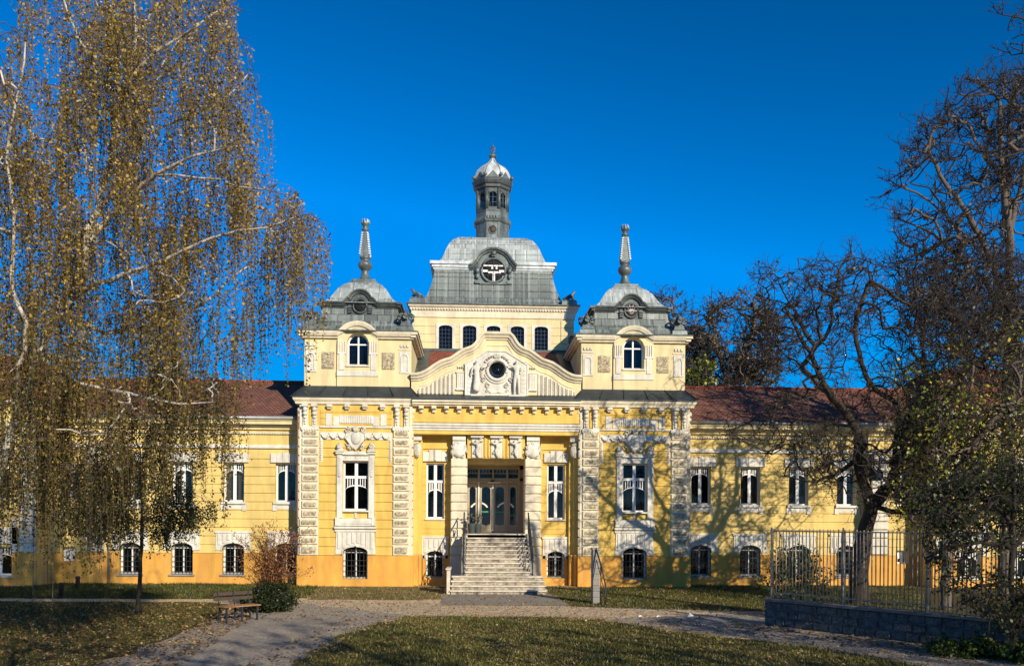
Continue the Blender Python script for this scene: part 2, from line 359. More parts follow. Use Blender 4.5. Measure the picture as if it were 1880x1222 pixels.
# ---------------- wings
WINX = (9.8, 12.2, 14.55, 16.9)
def wing(sx):
    Y = 1.2; xa, xb = sx*8.9, sx*20.5; x0, x1 = min(xa, xb), max(xa, xb)
    holes = []
    for k, x in enumerate(WINX):
        holes.append((sx*x-.48, sx*x+.48, 3.84, 5.66)); holes.append((sx*x-.5, sx*x+.5, .45, 1.95))
    holes.append((sx*19.7-.3, sx*19.7+.3, 1.05, 1.7)); holes.append((sx*19.7-.45, sx*19.7+.45, 3.84, 5.66))
    b = MB(); wall(b, x0, x1, 0, 7.75, Y, .35, holes); courses(b, x0, x1, 1.45, 6.2, Y, .40, holes); 
    b.box(x0, x1, Y-.03, Y, 6.5, 6.95)
    b.build('wing_wall', 'plaster_wing', bld)
    p = MB()
    zs = sorted({0, 1.43, .45, 1.05})
    for a, c in zip(zs, zs[1:]):
        for s0, s1 in subtract(x0, x1, [(h[0], h[1]) for h in holes if h[2] < c-.01 and h[3] > a+.01]): p.box(s0, s1, Y-.09, Y+.001, a, c)
    p.build('plinth', 'plinth', bld)
    t = MB(); t.box(x0, x1, Y-.10, Y, 6.33, 6.42); t.box(x0, x1, Y-.06, Y, 6.42, 6.5); t.box(x0, x1, Y-.09, Y, 6.98, 7.06)
    n = int((x1-x0)/.12)
    for k in range(n): t.box(x0+k*.12, x0+k*.12+.06, Y-.14, Y-.08, 7.0, 7.06)
    t.build('string_course', 'stone_white', bld)
    c = MB(); c.box(x0, x1, Y-.12, Y, 7.2, 7.32); c.box(x0, x1, Y-.22, Y, 7.32, 7.42); c.box(x0, x1, Y-.42, Y, 7.42, 7.56); c.box(x0, x1, Y-.47, Y+.1, 7.56, 7.64)
    c.build('wing_cornice', 'plaster_pale', bld)
    g = MB(); g.tube([(x0, Y-.5, 7.70), (x1, Y-.5, 7.70)], .085, 8); g.box(x0, x1, Y-.5, Y-.35, 7.72, 7.75); g.build('gutter', 'gutter', bld)
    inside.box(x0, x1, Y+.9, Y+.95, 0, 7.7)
    for k, x in enumerate(WINX):
        x *= sx
        put_window(x, 3.84, .48, 1.82, Y, 'wide', curt=(sx > 0 and k > 0) or (sx < 0 and k in (1, 3)))
        put_window(x, .45, .5, 1.5, Y, 'arch', 1.22, True)
        h = MB()
        for q in range(5): h.bevbox(x-.7+q*.28, x-.7+q*.28+.275, Y-.14-(.03 if q == 2 else 0), Y, 5.66, 6.08+(.05 if q == 2 else 0), .015)
        h.box(x-.56, x+.56, Y-.17, Y+.15, 3.73, 3.84); h.box(x-.60, x+.60, Y-.07, Y, 3.5, 3.73)
        for s in (-1, 1): h.box(x+s*.5-.1, x+s*.5+.1, Y-.10, Y-.06, 3.42, 3.73)
        h.build('window_surround', 'stone_white', bld)
        if not (sx < 0 and k > 3): basement_trim(x, .45, 1.67, .5, .82, 2.47, Y)
        s = MB(); s.box(x-.6, x+.6, Y-.16, Y+.1, .37, .45); s.build('window_sill', 'concrete', bld)
    put_window(sx*19.7, 3.84, .45, 1.82, Y, 'wide'); put_window(sx*19.7, 1.05, .3, .65, Y, 'plain2')
    # giant pilaster of banded blocks and a downpipe
    q = MB(); z = 1.5
    while z < 6.2: q.bevbox(sx*18.5-.42, sx*18.5+.42, Y-.16, Y, z, z+.36, .03); z += .4
    q.build('pilaster', 'stone_white', bld)
    for xx in (17.85,):
        d = MB(); d.tube([(sx*xx, Y-.4, 7.7), (sx*xx, Y-.2, 7.3), (sx*xx, Y-.12, 7.0), (sx*xx, Y-.12, 0)], .06, 8)
        for z in (1.6, 3.3, 5.2): d.tube([(sx*xx, Y-.12, z), (sx*xx, Y-.12, z+.06)], .075, 8)
        d.build('downpipe', 'bar_metal', bld)
    # roof
    r = MB(); ye, ze, yr, zr = Y-.42, 7.74, Y+4.0, 10.02; e0, e1 = sx*8.3, sx*30; a, b2 = min(e0, e1), max(e0, e1)
    r.add([(a,ye,ze),(b2,ye,ze),(b2,yr,zr),(a,yr,zr),(a,2*yr-ye,ze),(b2,2*yr-ye,ze)], [(0,1,2,3),(3,2,5,4)])
    r.build('roof', 'red_tile', bld)
    rc = MB(); rc.tube([(a, yr, zr+.02), (b2, yr, zr+.02)], .11, 8); rc.build('roof_ridge', 'red_tile_bright', bld)
    # end pavilion, stepping forward
    Yp = -.1; x0, x1 = min(sx*20.5, sx*30), max(sx*20.5, sx*30); px = [sx*22.2, sx*24.6, sx*27]
    hs_ = [(x-.48, x+.48, 3.84, 5.66) for x in px]+[(x-.62, x+.62, .45, 1.75) for x in px]
    b = MB(); wall(b, x0, x1, 0, 8.1, Yp, .35, hs_); courses(b, x0, x1, 1.45, 6.6, Yp, .4, hs_); b.box(sx*20.5-.3 if sx < 0 else sx*20.5, sx*20.5 if sx < 0 else sx*20.5+.3, Yp+.35, 9, 0, 8.1)
    b.build('pavilion_wall', 'plaster_wing', bld)
    p = MB()
    zs = [0, .45, 1.43]
    for a_, c_ in zip(zs, zs[1:]):
        for s0, s1 in subtract(x0-.06, x1, [(h[0], h[1]) for h in hs_ if h[2] < c_-.01 and h[3] > a_+.01]): p.box(s0, s1, Yp-.09, Yp, a_, c_)
    p.build('plinth', 'plinth', bld)
    c = MB(); c.box(x0-.3, x1, Yp-.3, Yp+.35, 8.1, 8.3); c.box(x0-.1, x1, Yp-.12, Yp, 7.1, 7.25); c.build('wing_cornice', 'cream', bld)
    r = MB(); r.loft((x0+x1)/2, 5, [(abs(x1-x0)/2+.4, 5.5, 8.3), (abs(x1-x0)/2-2.4, 1.6, 10.9)]); r.build('pavilion_roof', 'red_tile_bright', bld)
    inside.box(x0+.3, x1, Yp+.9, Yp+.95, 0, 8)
    for x in px:
        put_window(x, 3.84, .48, 1.82, Yp, 'wide'); put_window(x, .45, .62, 1.3, Yp, 'plain2')
        h = MB(); h.box(x-.72, x+.72, Yp-.14, Yp, 5.66, 6.1); h.box(x-.85, x-.64, Yp-.12, Yp, 1.5, 3.0); h.box(x+.64, x+.85, Yp-.12, Yp, 1.5, 3.0); h.box(x-.85, x+.85, Yp-.12, Yp, 1.86, 2.6); h.box(x-.7, x+.7, Yp-.16, Yp+.1, .37, .45)
        h.build('window_surround', 'stone_white', bld)
    q = MB(); z = 1.5
    while z < 7: q.bevbox(sx*20.9-.35, sx*20.9+.35, Yp-.12, Yp+.9, z, z+.36, .03); z += .4
    q.build('pilaster', 'stone_white', bld)
for sx in (-1, 1): wing(sx)

# ---------------- towers
def ornament_scrolls(b, cx, cz, Y, w, h):
    """shell cartouche: shield, side volutes, crest"""
    b.prism([(cx-w*.35, cz+h*.25), (cx-w*.42, cz-h*.05), (cx-w*.16, cz-h*.32), (cx, cz-h*.48), (cx+w*.16, cz-h*.32), (cx+w*.42, cz-h*.05), (cx+w*.35, cz+h*.25)], Y-.12, Y)
    b.ball((cx, Y-.12, cz), w*.24, .09, h*.26, 10, 8)
    for s in (-1, 1):
        b.curl(cx+s*w*.38, cz+h*.33, Y-.12, w*.15, 1.5, w*.045, s, R(90)); b.curl(cx+s*w*.30, cz-h*.34, Y-.1, w*.12, 1.4, w*.04, -s, R(-90))
        b.tube([(cx+s*w*.4, Y-.1, cz+h*.2), (cx+s*w*.47, Y-.13, cz), (cx+s*w*.3, Y-.14, cz-h*.18), (cx+s*w*.12, Y-.12, cz-h*.42)], w*.05, 6, w*.03)
        b.tube([(cx+s*w*.5, Y-.06, cz-h*.2), (cx+s*w*.4, Y-.12, cz-h*.28), (cx+s*w*.2, Y-.12, cz-h*.3)], w*.03, 5)
    for k in range(5):
        a = R(50+20*k); b.tube([(cx+w*.05*math.cos(a), Y-.13, cz+h*.22), (cx+w*.2*math.cos(a), Y-.16, cz+h*.25+h*.25*math.sin(a))], w*.05, 5, w*.02)
def roughpanel(mb, x0, x1, z0, z1, Y, rng, d=.05, n=.07):
    """roughcast panel: displaced grid"""
    nx = max(2, int((x1-x0)/n)); nz = max(2, int((z1-z0)/n)); vs = []; fs = []
    for j in range(nz+1):
        for i in range(nx+1):
            e = i in (0, nx) or j in (0, nz)
            vs.append((x0+(x1-x0)*i/nx, Y-(0 if e else rng.uniform(.15, 1)*d), z0+(z1-z0)*j/nz))
    for j in range(nz):
        for i in range(nx): a = j*(nx+1)+i; fs.append((a, a+1, a+nx+2, a+nx+1))
    mb.add(vs, fs)
def tower(sx):
    rng = random.Random(5+sx); X = sx*6.4; H = 2.55
    hw = [(X-.58, X+.58, 3.45, 5.7)]; hb = [(X-.56, X+.56, .33, 1.87)]
    b = MB(); wall(b, X-H, X+H, 0, 8.25, 0, .35, hw+hb)
    courses(b, X-1.66, X+1.66, 1.41, 6.9, 0, CS, [(X-.86, X+.86, 3.1, 6.3), (X-.9, X+.9, 1.2, 3.1)])
    for s in (-1, 1): b.box(X+s*H-.3 if s > 0 else X-H, X+H if s > 0 else X-H+.3, .35, 5.3, 0, 8.25)
    b.box(X-H, X+H, 5.3, 5.6, 0, 8.25)
    for z in (7.35, 7.62): b.box(X-1.62, X+1.62, -.03, 0, z, z+.24)
    b.box(X-1.62, X+1.62, -.05, 0, 7.86, 7.9); b.box(X-1.62, X+1.62, -.03, 0, 7.93, 8.03)
    for s in (-1, 1):
        b.box(X+s*2.05-.05, X+s*2.05+.07, -.04, 0, 7.3, 8.1)
    b.build('tower_wall', 'plaster', bld)
    p = MB()
    for a, c in ((0, .33), (.33, 1.39)):
        for s0, s1 in subtract(X-H-.08, X+H+.08, [(h[0], h[1]) for h in hb] if a > 0 else []): p.box(s0, s1, -.10, .001, a, c)
    for s in (-1, 1): p.box(X+s*H-(0 if s > 0 else .08), X+s*H+(.08 if s > 0 else 0), .001, 1.1 if s == sx else .86, 0, 1.39)
    p.build('plinth', 'plinth', bld)
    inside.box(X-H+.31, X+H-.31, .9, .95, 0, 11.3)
    # quoins
    for s in (-1, 1):
        q = MB(); q2 = MB()
        xa, xb = sorted((X+s*1.70, X+s*2.42)); q.box(xa-.03, xb+.03, -.045, 0, 1.42, 7.15)
        q.box(min(X+s*2.42, X+s*(H+.0)), max(X+s*2.42, X+s*(H+.0)), -.03, 0, 1.42, 8.2)
        for i in range(14):
            zc = 6.94-CS*i; hh = .165
            if i == 13: zc -= .04; hh = .22
            oo = .1 if (i >= 10 and s == sx) else 0
            a, c = sorted((X+s*1.70, X+s*(2.42+oo))); q.bevbox(a, c, -.12, 0, zc-hh, zc+hh, .025)
            roughpanel(q2, a+.06, c-.06, zc-hh+.055, zc+hh-.055, -.118, rng, .055)
            if True:   # side return of the quoin
                xs = X+s*H; q.box(min(xs, xs+s*.05), max(xs, xs+s*.05), .0, .55, zc-hh, zc+hh)
        q.build('quoin', 'cream', bld); q2.build('quoin_panel', 'roughcast', bld, fix=False)
        # paired brackets over the quoin
        t = MB(); t.box(min(X+s*1.66, X+s*2.46), max(X+s*1.66, X+s*2.46), -.14, 0, 7.1, 7.26)
        for k in range(7): xx = X+s*(1.72+k*.115); t.ball((xx, -.13, 7.1), .045, .03, .05, 6, 4)
        for xo in (1.86, 2.28):
            xx = X+s*xo; t.box(xx-.105, xx+.105, -.10, 0, 7.26, 8.24)
            t.ball((xx, -.16, 8.02), .11, .12, .12); t.ball((xx, -.15, 7.82), .12, .10, .10); t.ball((xx, -.12, 7.66), .09, .07, .08); t.ball((xx, -.12, 7.50), .075, .06, .07); t.ball((xx, -.11, 7.38), .06, .05, .06)
            t.curl(xx, 7.98, -.22, .085, 1.3, .02); t.box(xx-.13, xx+.13, -.28, 0, 8.13, 8.24)
        xx = X+s*(H+.02); t.ball((xx, .1, 8.0), .12, .1, .12); t.ball((xx, .1, 7.75), .10, .09, .1); t.ball((xx, .1, 7.5), .07, .07, .1)
        t.build('bracket_pair', 'stone_white', bld)
    # band, frieze panel
    t = MB(); t.box(X-1.64, X+1.64, -.07, 0, 7.2, 7.28)
    for s in (-1, 1):
        t.box(X+s*1.24-.13, X+s*1.24+.13, -.06, 0, 7.30, 7.84); t.box(X+s*.9-.13, X+s*.9+.13, -.055, 0, 7.30, 7.72)
    t.box(X-.77, X+.77, -.05, 0, 7.40, 7.76)
    for k in range(15): t.box(X-.74+k*.1, X-.74+k*.1+.05, -.085, -.05, 7.42, 7.75)
    for k in range(4): xx = X-1.2+k*.8; t.bevbox(xx-.12, xx+.12, -.24, 0, 8.11, 8.24, .03); t.box(xx-.09, xx+.09, -.16, 0, 8.04, 8.11)
    t.build('frieze_panel', 'stone_white', bld)
    # garland frame
    g = MB(); g.box(X-1.62, X+1.62, -.06, 0, 6.66, 6.99); 
    for s in (-1, 1): g.box(X+s*1.56-.065, X+s*1.56+.065, -.06, 0, 5.66, 6.66)
    for s in (-1, 1):
        for k in range(3):
            xa = X+s*(.42+k*.38); pts = [(xa+s*.38*u, -.1-.03*math.sin(math.pi*u), 6.90-.17*math.sin(math.pi*u)) for u in [i/6 for i in range(7)]]
            g.tube(pts, .035, 5)
            for pp in pts[1:-1]: g.ball((pp[0], pp[1]-.02, pp[2]-.01), .045, .03, .04, 6, 4)
            g.ball((xa, -.1, 6.92), .05, .05, .06, 6, 4)
        for k in range(9): g.ball((X+s*1.56, -.08, 6.6-k*.105), .045, .035, .05, 6, 4)
    g.build('garland', 'stone_white', bld)
    # big window surround
    f = MB()
    for s in (-1, 1):
        xx = X+s*.72; f.box(xx-.13, xx+.13, -.13, 0, 3.1, 6.0); f.box(xx-.07, xx+.07, -.17, -.13, 5.0, 5.95)
        for k in range(9): f.ball((xx, -.17, 5.0+k*.1), .05, .035, .04, 6, 4)
        f.box(xx-.17, xx+.17, -.22, 0, 6.0, 6.1); f.box(xx-.2, xx+.2, -.27, 0, 6.1, 6.16)
        f.ball((xx, -.18, 6.34), .15, .11, .17); f.curl(xx+s*.02, 6.36, -.26, .13, 1.4, .03, s, R(90)); f.ball((xx-s*.03, -.16, 6.2), .17, .1, .07)
    f.box(X-.59, X+.59, -.10, 0, 5.7, 5.96); f.box(X-.59, X+.59, -.2, 0, 5.96, 6.04); f.box(X-.59, X+.59, -.16, 0, 6.04, 6.12)
    for k in range(5): f.ball((X-.44+k*.22, -.11, 5.86), .03, .03, .03, 6, 4)
    f.box(X-.6, X+.6, -.15, .2, 3.38, 3.45); f.box(X-.05, X+.05, -.06, 0, 3.1, 3.38)
    f.box(X-.9, X+.9, -.14, 0, 2.75, 3.08); f.box(X-.95, X+.95, -.2, 0, 2.62, 2.72); f.box(X-.85, X+.85, -.17, -.14, 2.84, 3.0)
    for s in (-1, 1): f.box(X+s*.82-.09, X+s*.82+.09, -.19, 0, 2.75, 3.12)
    f.build('window_surround', 'stone_white', bld)
    c = MB(); ornament_scrolls(c, X, 6.72, -.02, .98, 1.15); c.build('cartouche', 'stone_white', bld)
    put_window(X, 3.45, .58, 2.25, 0, 'tall')
    basement_trim(X, .33, 1.55, .56, .9, 2.58, 0)
    put_window(X, .33, .56, 1.53, 0, 'arch', 1.2, True)
    # cornice + skirt roof
    c = MB(); c.loft(X, 2.72, [(H+.1, H+.2, 8.24), (H+.18, H+.27, 8.27), (H+.20, H+.29, 8.36), (H+.27, H+.36, 8.44), (H+.30, H+.39, 8.56)]); c.build('tower_cornice', 'cream', bld)
    s_ = MB(); s_.loft(X, 2.9, [(H+.36, H+.62, 8.56), (H+.36, H+.62, 8.60), (2.40, 2.50, 9.16)])
    for k in range(6): xx = X-2.4+k*.96; s_.add([(xx-.015, .385, 9.16), (xx+.015, .385, 9.16), (xx+.015+(xx-X)*.18, -.27, 8.63), (xx-.015+(xx-X)*.18, -.27, 8.63), (xx, .36, 9.18), (xx+(xx-X)*.18, -.31, 8.66)], [(0,3,5,4),(1,4,5,2),(2,5,3)])
    s_.build('skirt_roof', 'flash', bld)
    # upper storey
    Y = .5; h2 = 2.45; cy = Y+h2
    ho = [(X-.50, X+.50, 10.13, 11.62)]
    u = MB(); wall(u, X-h2, X+h2, 8.9, 11.4, Y, .3, ho)
    for s in (-1, 1): u.box(min(X+s*h2, X+s*(h2-.3)), max(X+s*h2, X+s*(h2-.3)), Y+.3, Y+2*h2, 8.9, 11.4)
    u.box(X-h2, X+h2, Y+2*h2-.3, Y+2*h2, 8.9, 11.4)
    wall(u, X-.95, X+.95, 9.0, 11.12, Y-.10, .1, ho)
    # arched head wall
    u.band(arc(X, 11.12, .5, .5, 180, 0), [(X+.95*math.cos(R(180-180*i/14)) if 0 < i < 14 else X+(-.95 if i == 0 else .95), min(11.12+.95*1.0*math.sin(R(180*i/14)), 11.12+.8)) for i in range(15)], Y-.10, Y+.3)
    u.build('upper_storey', 'plaster_pale', bld)
    for s in (-1, 1):
        t = MB(); xo = X+s*2.14; t.box(xo-.24, xo+.24, Y-.04, Y, 9.80, 10.78); t.band([(xo-.13, 9.9), (xo-.13, 10.5), (xo-.08, 10.62), (xo+.08, 10.62), (xo+.13, 10.5), (xo+.13, 9.9)], [(xo-.18, 9.9), (xo-.18, 10.55), (xo-.1, 10.68), (xo+.1, 10.68), (xo+.18, 10.55), (xo+.18, 9.9)], Y-.075, Y-.04)
        for k in range(3): t.box(xo-.2+k*.15, xo-.2+k*.15+.1, Y-.06, Y, 11.0, 11.12)
        t.box(xo-.28, xo+.28, Y-.03, Y, 10.86, 10.92)
        t.build('corner_panel', 'stone_white', bld); t = MB(); xp = X+s*.72; t.box(xp-.2, xp+.2, Y-.15, Y-.1, 10.62, 10.72); t.box(xp-.12, xp+.12, Y-.14, Y-.1, 9.9, 10.62)
        for k in range(4): t.box(xp-.19+k*.105, xp-.19+k*.105+.06, Y-.15, Y-.1, 10.72, 11.24)
        t.build('pilaster', 'stone_white', bld)
    t = MB(); t.box(X-.95, X+.95, Y-.14, Y-.10, 9.62, 9.86); t.build('window_apron', 'stone_white', bld); t = MB(); t.box(X-.55, X+.55, Y-.16, Y-.1, 10.06, 10.13); t.build('window_sill', 'stone_white', bld)
    for s in (-1, 1): r_ = MB(); roughpanel(r_, X+s*1.38-.30, X+s*1.38+.30, 9.95, 10.75, Y-.003, rng, .07, .06); r_.build('roughcast_panel', 'roughcast', bld, fix=False)
    put_window(X, 10.13, .50, 1.49, Y, 'arch', .99)
    # eaves cornice with an arch over the window, wrapping the storey
    prof = [(0,0),(.12,0),(.14,.07),(.22,.10),(.28,.22),(.30,.30),(0,.30)]
    path = [(X-h2-.0, 11.36), (X-.88, 11.36), (X-.78, 11.42)]+arc(X, 11.17, .72, .66, 150, 30, 12)+[(X+.78, 11.42), (X+.88, 11.36), (X+h2, 11.36)]
    c = MB(); c.sweep(path, prof, Y-.0)
    for s in (-1, 1):
        for o, z in [(.12, (11.36, 11.43)), (.22, (11.43, 11.55)), (.29, (11.55, 11.66))]:
            xa, xb = sorted((X+s*h2, X+s*(h2+o))); c.box(xa, xb, Y-o, Y+2*h2+o, *z)
    for s in (-1, 1): c.box(min(X+s*.56, X+s*h2), max(X+s*.56, X+s*h2), Y+.001, Y+.36, 11.40, 11.655)
    c.box(X-h2, X+h2, Y+.36, Y+2*h2+.29, 11.40, 11.655)
    c.build('eaves_cornice', 'cream', bld)
    # mansard
    m1 = MB(); m1.loft(X, cy, [(2.76, 2.76, 11.66), (2.78, 2.78, 11.70), (2.30, 2.30, 11.86), (2.08, 2.08, 12.05), (1.90, 1.90, 12.32), (1.78, 1.78, 12.65), (1.74, 1.74, 13.0)]); m1.build('lower_mansard', 'slate', bld)
    m2 = MB(); m2.loft(X, cy, [(1.95, 1.95, 13.16), (1.62, 1.62, 13.33), (1.44, 1.44, 13.52), (1.28, 1.28, 13.80), (1.12, 1.12, 14.05), (.92, .92, 14.27), (.68, .68, 14.43), (.5, .5, 14.48)]); m2.build('upper_mansard', 'zinc', bld)
    # moulded ring with swept arch on the front
    dz = MB()
    pr = [(0,0),(.05,0),(.07,.05),(.14,.08),(.16,.14),(.22,.17),(.24,.24),(0,.24)]
    for side in range(4):
        if side == 0:
            pth = [(-1.74, 12.96), (-.78, 12.96), (-.62, 13.06), (-.5, 13.2), (-.38, 13.22)]+arc(0, 13.20, .36, .36, 165, 15, 10)+[(.38, 13.22), (.5, 13.2), (.62, 13.06), (.78, 12.96), (1.74, 12.96)]
            k0 = len(dz.v); dz.sweep([(X+a, z) for a, z in pth], pr, cy-1.74)
    for o, z0_, z1_ in [(.06, 12.96, 13.01), (.15, 13.01, 13.10), (.23, 13.10, 13.20)]:
        for s in (-1, 1):
            xa, xb = sorted((X+s*1.74, X+s*(1.74+o))); dz.box(xa, xb, cy-1.74-o, cy+1.74+o, z0_, z1_)
    dz.box(X-1.74, X+1.74, cy-1.739, cy+1.9, 13.0, 13.17)
    # infill behind the arch + oculus ring
    dz.prism([(X-.55, 12.62), (X+.55, 12.62), (X+.55, 13.12)]+arc(X, 13.14, .4, .4, 10, 170, 8)+[(X-.55, 13.12)], cy-1.80, cy-1.2)
    dz.tube([(X+.33*math.cos(R(a)), cy-1.84, 13.03+.33*math.sin(R(a))) for a in range(0, 360, 24)], .055, 6, closed=True)
    for s in (-1, 1):
        for k in range(3): dz.box(X+s*.47-.09, X+s*.47+.09, cy-1.9, cy-1.78, 12.70+k*.11, 12.70+k*.11+.07)
    dz.build('moulded_ring', 'zinc_dark', bld)
    oc = MB(); oc.tube([(X, cy-1.83, 13.03), (X, cy-1.81, 13.03)], .30, 16); oo = oc.build('oculus_window', 'dark_inside' if sx < 0 else 'wood_dark', bld)
    om = MB()
    for a in (90, 210, 330) if sx < 0 else (0, 36, 72, 108, 144, 180): om.tube([(X, cy-1.85, 12.98), (X+.29*math.cos(R(a)), cy-1.85, 13.03+.27*math.sin(R(a)))], .014, 4)
    om.tube([(X+.1*math.cos(R(a)), cy-1.85, 12.98+.1*math.sin(R(a))) for a in range(0, 360, 40)], .014, 4, closed=True)
    k = om.build('glazing_bars', 'iron' if sx < 0 else 'frame_white', oo)
    # corner ornaments
    for s in (-1, 1):
        for fy in (-1, 1):
            e = MB(); ex, ey = X+s*2.18, cy+fy*2.18
            e.loft(ex, ey, [(.36, .36, 11.72), (.34, .34, 11.95), (.26, .26, 12.02), (.2, .2, 12.2), (.16, .16, 12.3)])
            e.ball((ex, ey, 12.36), .17, .17, .2)
            for t_ in (-1, 1):
                e.curl(ex+t_*.24, 12.42, ey-.12, .15, 1.5, .05, -t_, R(90)); e.tube([(ex+t_*.05, ey, 12.55), (ex+t_*.22, ey, 12.62), (ex+t_*.36, ey, 12.5), (ex+t_*.34, ey, 12.3), (ex+t_*.15, ey, 12.15)], .055, 6)
                e.curl(ex, 12.42, ey-.12+.24*t_, .13, 1.5, .05, -t_, R(90))
            e.tube([(ex, ey-.2, 12.3), (ex, ey-.26, 12.55), (ex, ey-.1, 12.72), (ex, ey+.1, 12.6)], .07, 6)
            e.build('corner_ornament', 'zinc_trim', bld)
    # spire
    sp = MB(); sp.loft(X, cy, [(.66, .66, 14.44), (.66, .66, 14.52), (.58, .58, 14.56), (.58, .58, 14.64)])
    sp.loft(X, cy, [(.46, 14.64), (.32, 14.74), (.22, 14.9), (.17, 15.1), (.17, 15.18), (.2, 15.22), (.3, 15.32), (.34, 15.42), (.34, 15.52), (.3, 15.6), (.21, 15.68), (.2, 15.74), (.27, 15.78), (.27, 15.84), (.24, 15.88)], 16, True)
    sp.loft(X, cy, [(.22, .22, 15.86), (.10, .10, 17.1), (.10, .10, 17.14)])
    sp.loft(X, cy, [(.09, 17.1), (.17, 17.18), (.17, 17.24), (.09, 17.3), (.13, 17.38), (.19, 17.46), (.2, 17.54), (.16, 17.62), (.05, 17.64)], 12, True)
    spo = sp.build('spire', 'zinc_trim', bld)
    bd = MB()
    for k in range(10):
        z = 15.95+k*.115; q = .23-.0115*k
        for a, c_ in ((-1,-1),(1,-1),(1,1),(-1,1)): bd.box(X+a*q-.035, X+a*q+.035, cy+c_*q-.035, cy+c_*q+.035, z, z+.07)
    for a in range(8): bd.tube([(X+.12*math.cos(R(45*a)), cy+.12*math.sin(R(45*a)), 17.4), (X+.2*math.cos(R(45*a)), cy+.2*math.sin(R(45*a)), 17.55), (X+.15*math.cos(R(45*a)), cy+.15*math.sin(R(45*a)), 17.7)], .03, 4)
    bd.build('spire_beads', 'zinc_light', spo)
for sx in (-1, 1): tower(sx)
dp = MB(); dp.tube([(-9.03, .1, 8.1), (-9.03, .1, 2.9), (-9.06, 0.0, 2.8), (-9.06, .6, 2.6), (-9.06, .6, 0)], .05, 8); dp.build('downpipe', 'downpipe', bld)

# ---------------- centre bay
CW = 3.85; Yc = .85
cw = MB(); hb = []; 
for s in (-1, 1): hb += [(s*2.83-.42, s*2.83+.42, 3.1, 5.68), (s*2.83-.42, s*2.83+.42, .33, 1.8)]
door = (-1.42, 1.42, 2.42, 5.9)
wall(cw, -CW, CW, 0, 7.2, Yc, .35, hb+[door])
for s in (-1, 1):
    x0, x1 = sorted((s*2.1, s*3.85)); courses(cw, x0, x1, 1.41, 6.75, Yc, CS, hb[(0 if s < 0 else 2):(2 if s < 0 else 4)]+[(s*2.83-.58, s*2.83+.58, 5.6, 6.5), (s*2.83-.6, s*2.83+.6, 1.0, 2.4)], .03)
    x0, x1 = sorted((s*2.1, s*3.55)); cw.prism([(x0, 6.35), (x1, 6.35), (x1, 6.80), ((x0+x1)/2, 6.74), (x0, 6.80)], Yc-.07, Yc)
    # side pilaster next to tower
    xa, xb = sorted((s*3.42, s*3.85)); cw.box(xa, xb, Yc-.25, Yc, 0, 6.97); cw.box(min(s*3.60, s*3.85), max(s*3.60, s*3.85), Yc-.45, Yc-.25, 0, 6.97)
cw.build('entrance_wall', 'plaster', bld)
pl = MB()
for s in (-1, 1):
    for a, c in ((0, .33), (.33, 1.39)):
        for s0, s1 in subtract(min(s*2.1, s*3.4), max(s*2.1, s*3.4), [(h[0], h[1]) for h in hb] if a > 0 else []): pl.box(s0, s1, Yc-.09, Yc, a, c)
    xs = [(3.42, 3.62, .50), (3.64, 3.84, .26)]
    for a, c, dd in xs: x0, x1 = sorted((s*a, s*c)); pl.bevbox(x0, x1, dd-.12, Yc, 0, 1.45, .06)
pl.build('plinth', 'plinth', bld)
for s in (-1, 1):
    x = s*2.83
    put_window(x, 3.1, .42, 2.58, Yc, 'tall'); put_window(x, .33, .42, 1.47, Yc, 'arch', 1.0, True)
    basement_trim(x, .33, 1.35, .42, .62, 2.28, Yc)
    h = MB()
    for q in range(4): xa = x-.58+q*.29; h.bevbox(xa, xa+.285, Yc-.14, Yc, 5.76, 6.2+.1*(q in (1, 2)), .015)
    h.box(x-.05, x+.05, Yc-.19, Yc-.14, 5.8, 6.28)
    for k in range(6): h.ball((x, Yc-.19, 5.84+k*.085), .045, .04, .035, 6, 4)
    h.box(x-.46, x+.46, Yc-.08, Yc+.1, 3.03, 3.1)
    h.build('window_surround', 'stone_white', bld)
# piers
for s in (-1, 1):
    q = MB(); cxp = s*1.715; z = 5.86
    q.box(cxp-.33, cxp+.33, .36, Yc+.6, 0, 5.9)
    while z > .4:
        z2 = max(z-CS+.045, 0); q.bevbox(cxp-.38, cxp+.38, .28, Yc+.5, z2, z, .03); z -= CS
    q.bevbox(cxp-.40, cxp+.40, .24, Yc, 0, 1.3, .03)
    q.build('pier', 'cream', bld)
    c = MB(); c.box(cxp-.30, cxp+.30, .34, Yc+.3, 5.9, 6.97); c.box(cxp-.30, cxp+.30, .26, .34, 6.72, 6.92); c.ball((cxp, .3, 6.30), .36, .13, .38, 12, 10)
    rng = random.Random(3)
    for k in range(26):
        a = rng.uniform(0, 6.28); rr = rng.uniform(.1, .36); c.curl(cxp+rr*math.cos(a), 6.28+rr*math.sin(a), .22, rng.uniform(.05, .1), 1.2, .022, rng.choice((-1, 1)), a)
    c.build('pier_relief', 'stone_white', bld)
    c = MB(); cx2 = s*3.64; c.box(cx2-.2, cx2+.2, .30, Yc, 6.7, 6.97); c.ball((cx2, .36, 6.28), .20, .16, .36, 10, 8)
    for k in range(12): c.curl(cx2+rng.uniform(-.12, .12), 6.28+rng.uniform(-.3, .3), .22, .07, 1.2, .02, 1, k)
    c.build('pier_relief', 'stone_white', bld)
    # jamb walls of the porch recess
    j = MB(); x0, x1 = sorted((s*1.42, s*1.7)); j.box(x0, x1, Yc+.35, 3.3, 2.2, 6.0); j.build('porch_wall', 'plaster', bld)
po = MB(); po.box(-1.7, 1.7, Yc+.35, 3.3, 5.75, 5.9); po.build('porch_ceiling', 'plaster_pale', bld)
pf = MB(); pf.box(-1.42, 1.42, -.30, 3.3, 0.0, 2.42); pf.build('porch_floor', 'stair_stone', bld)
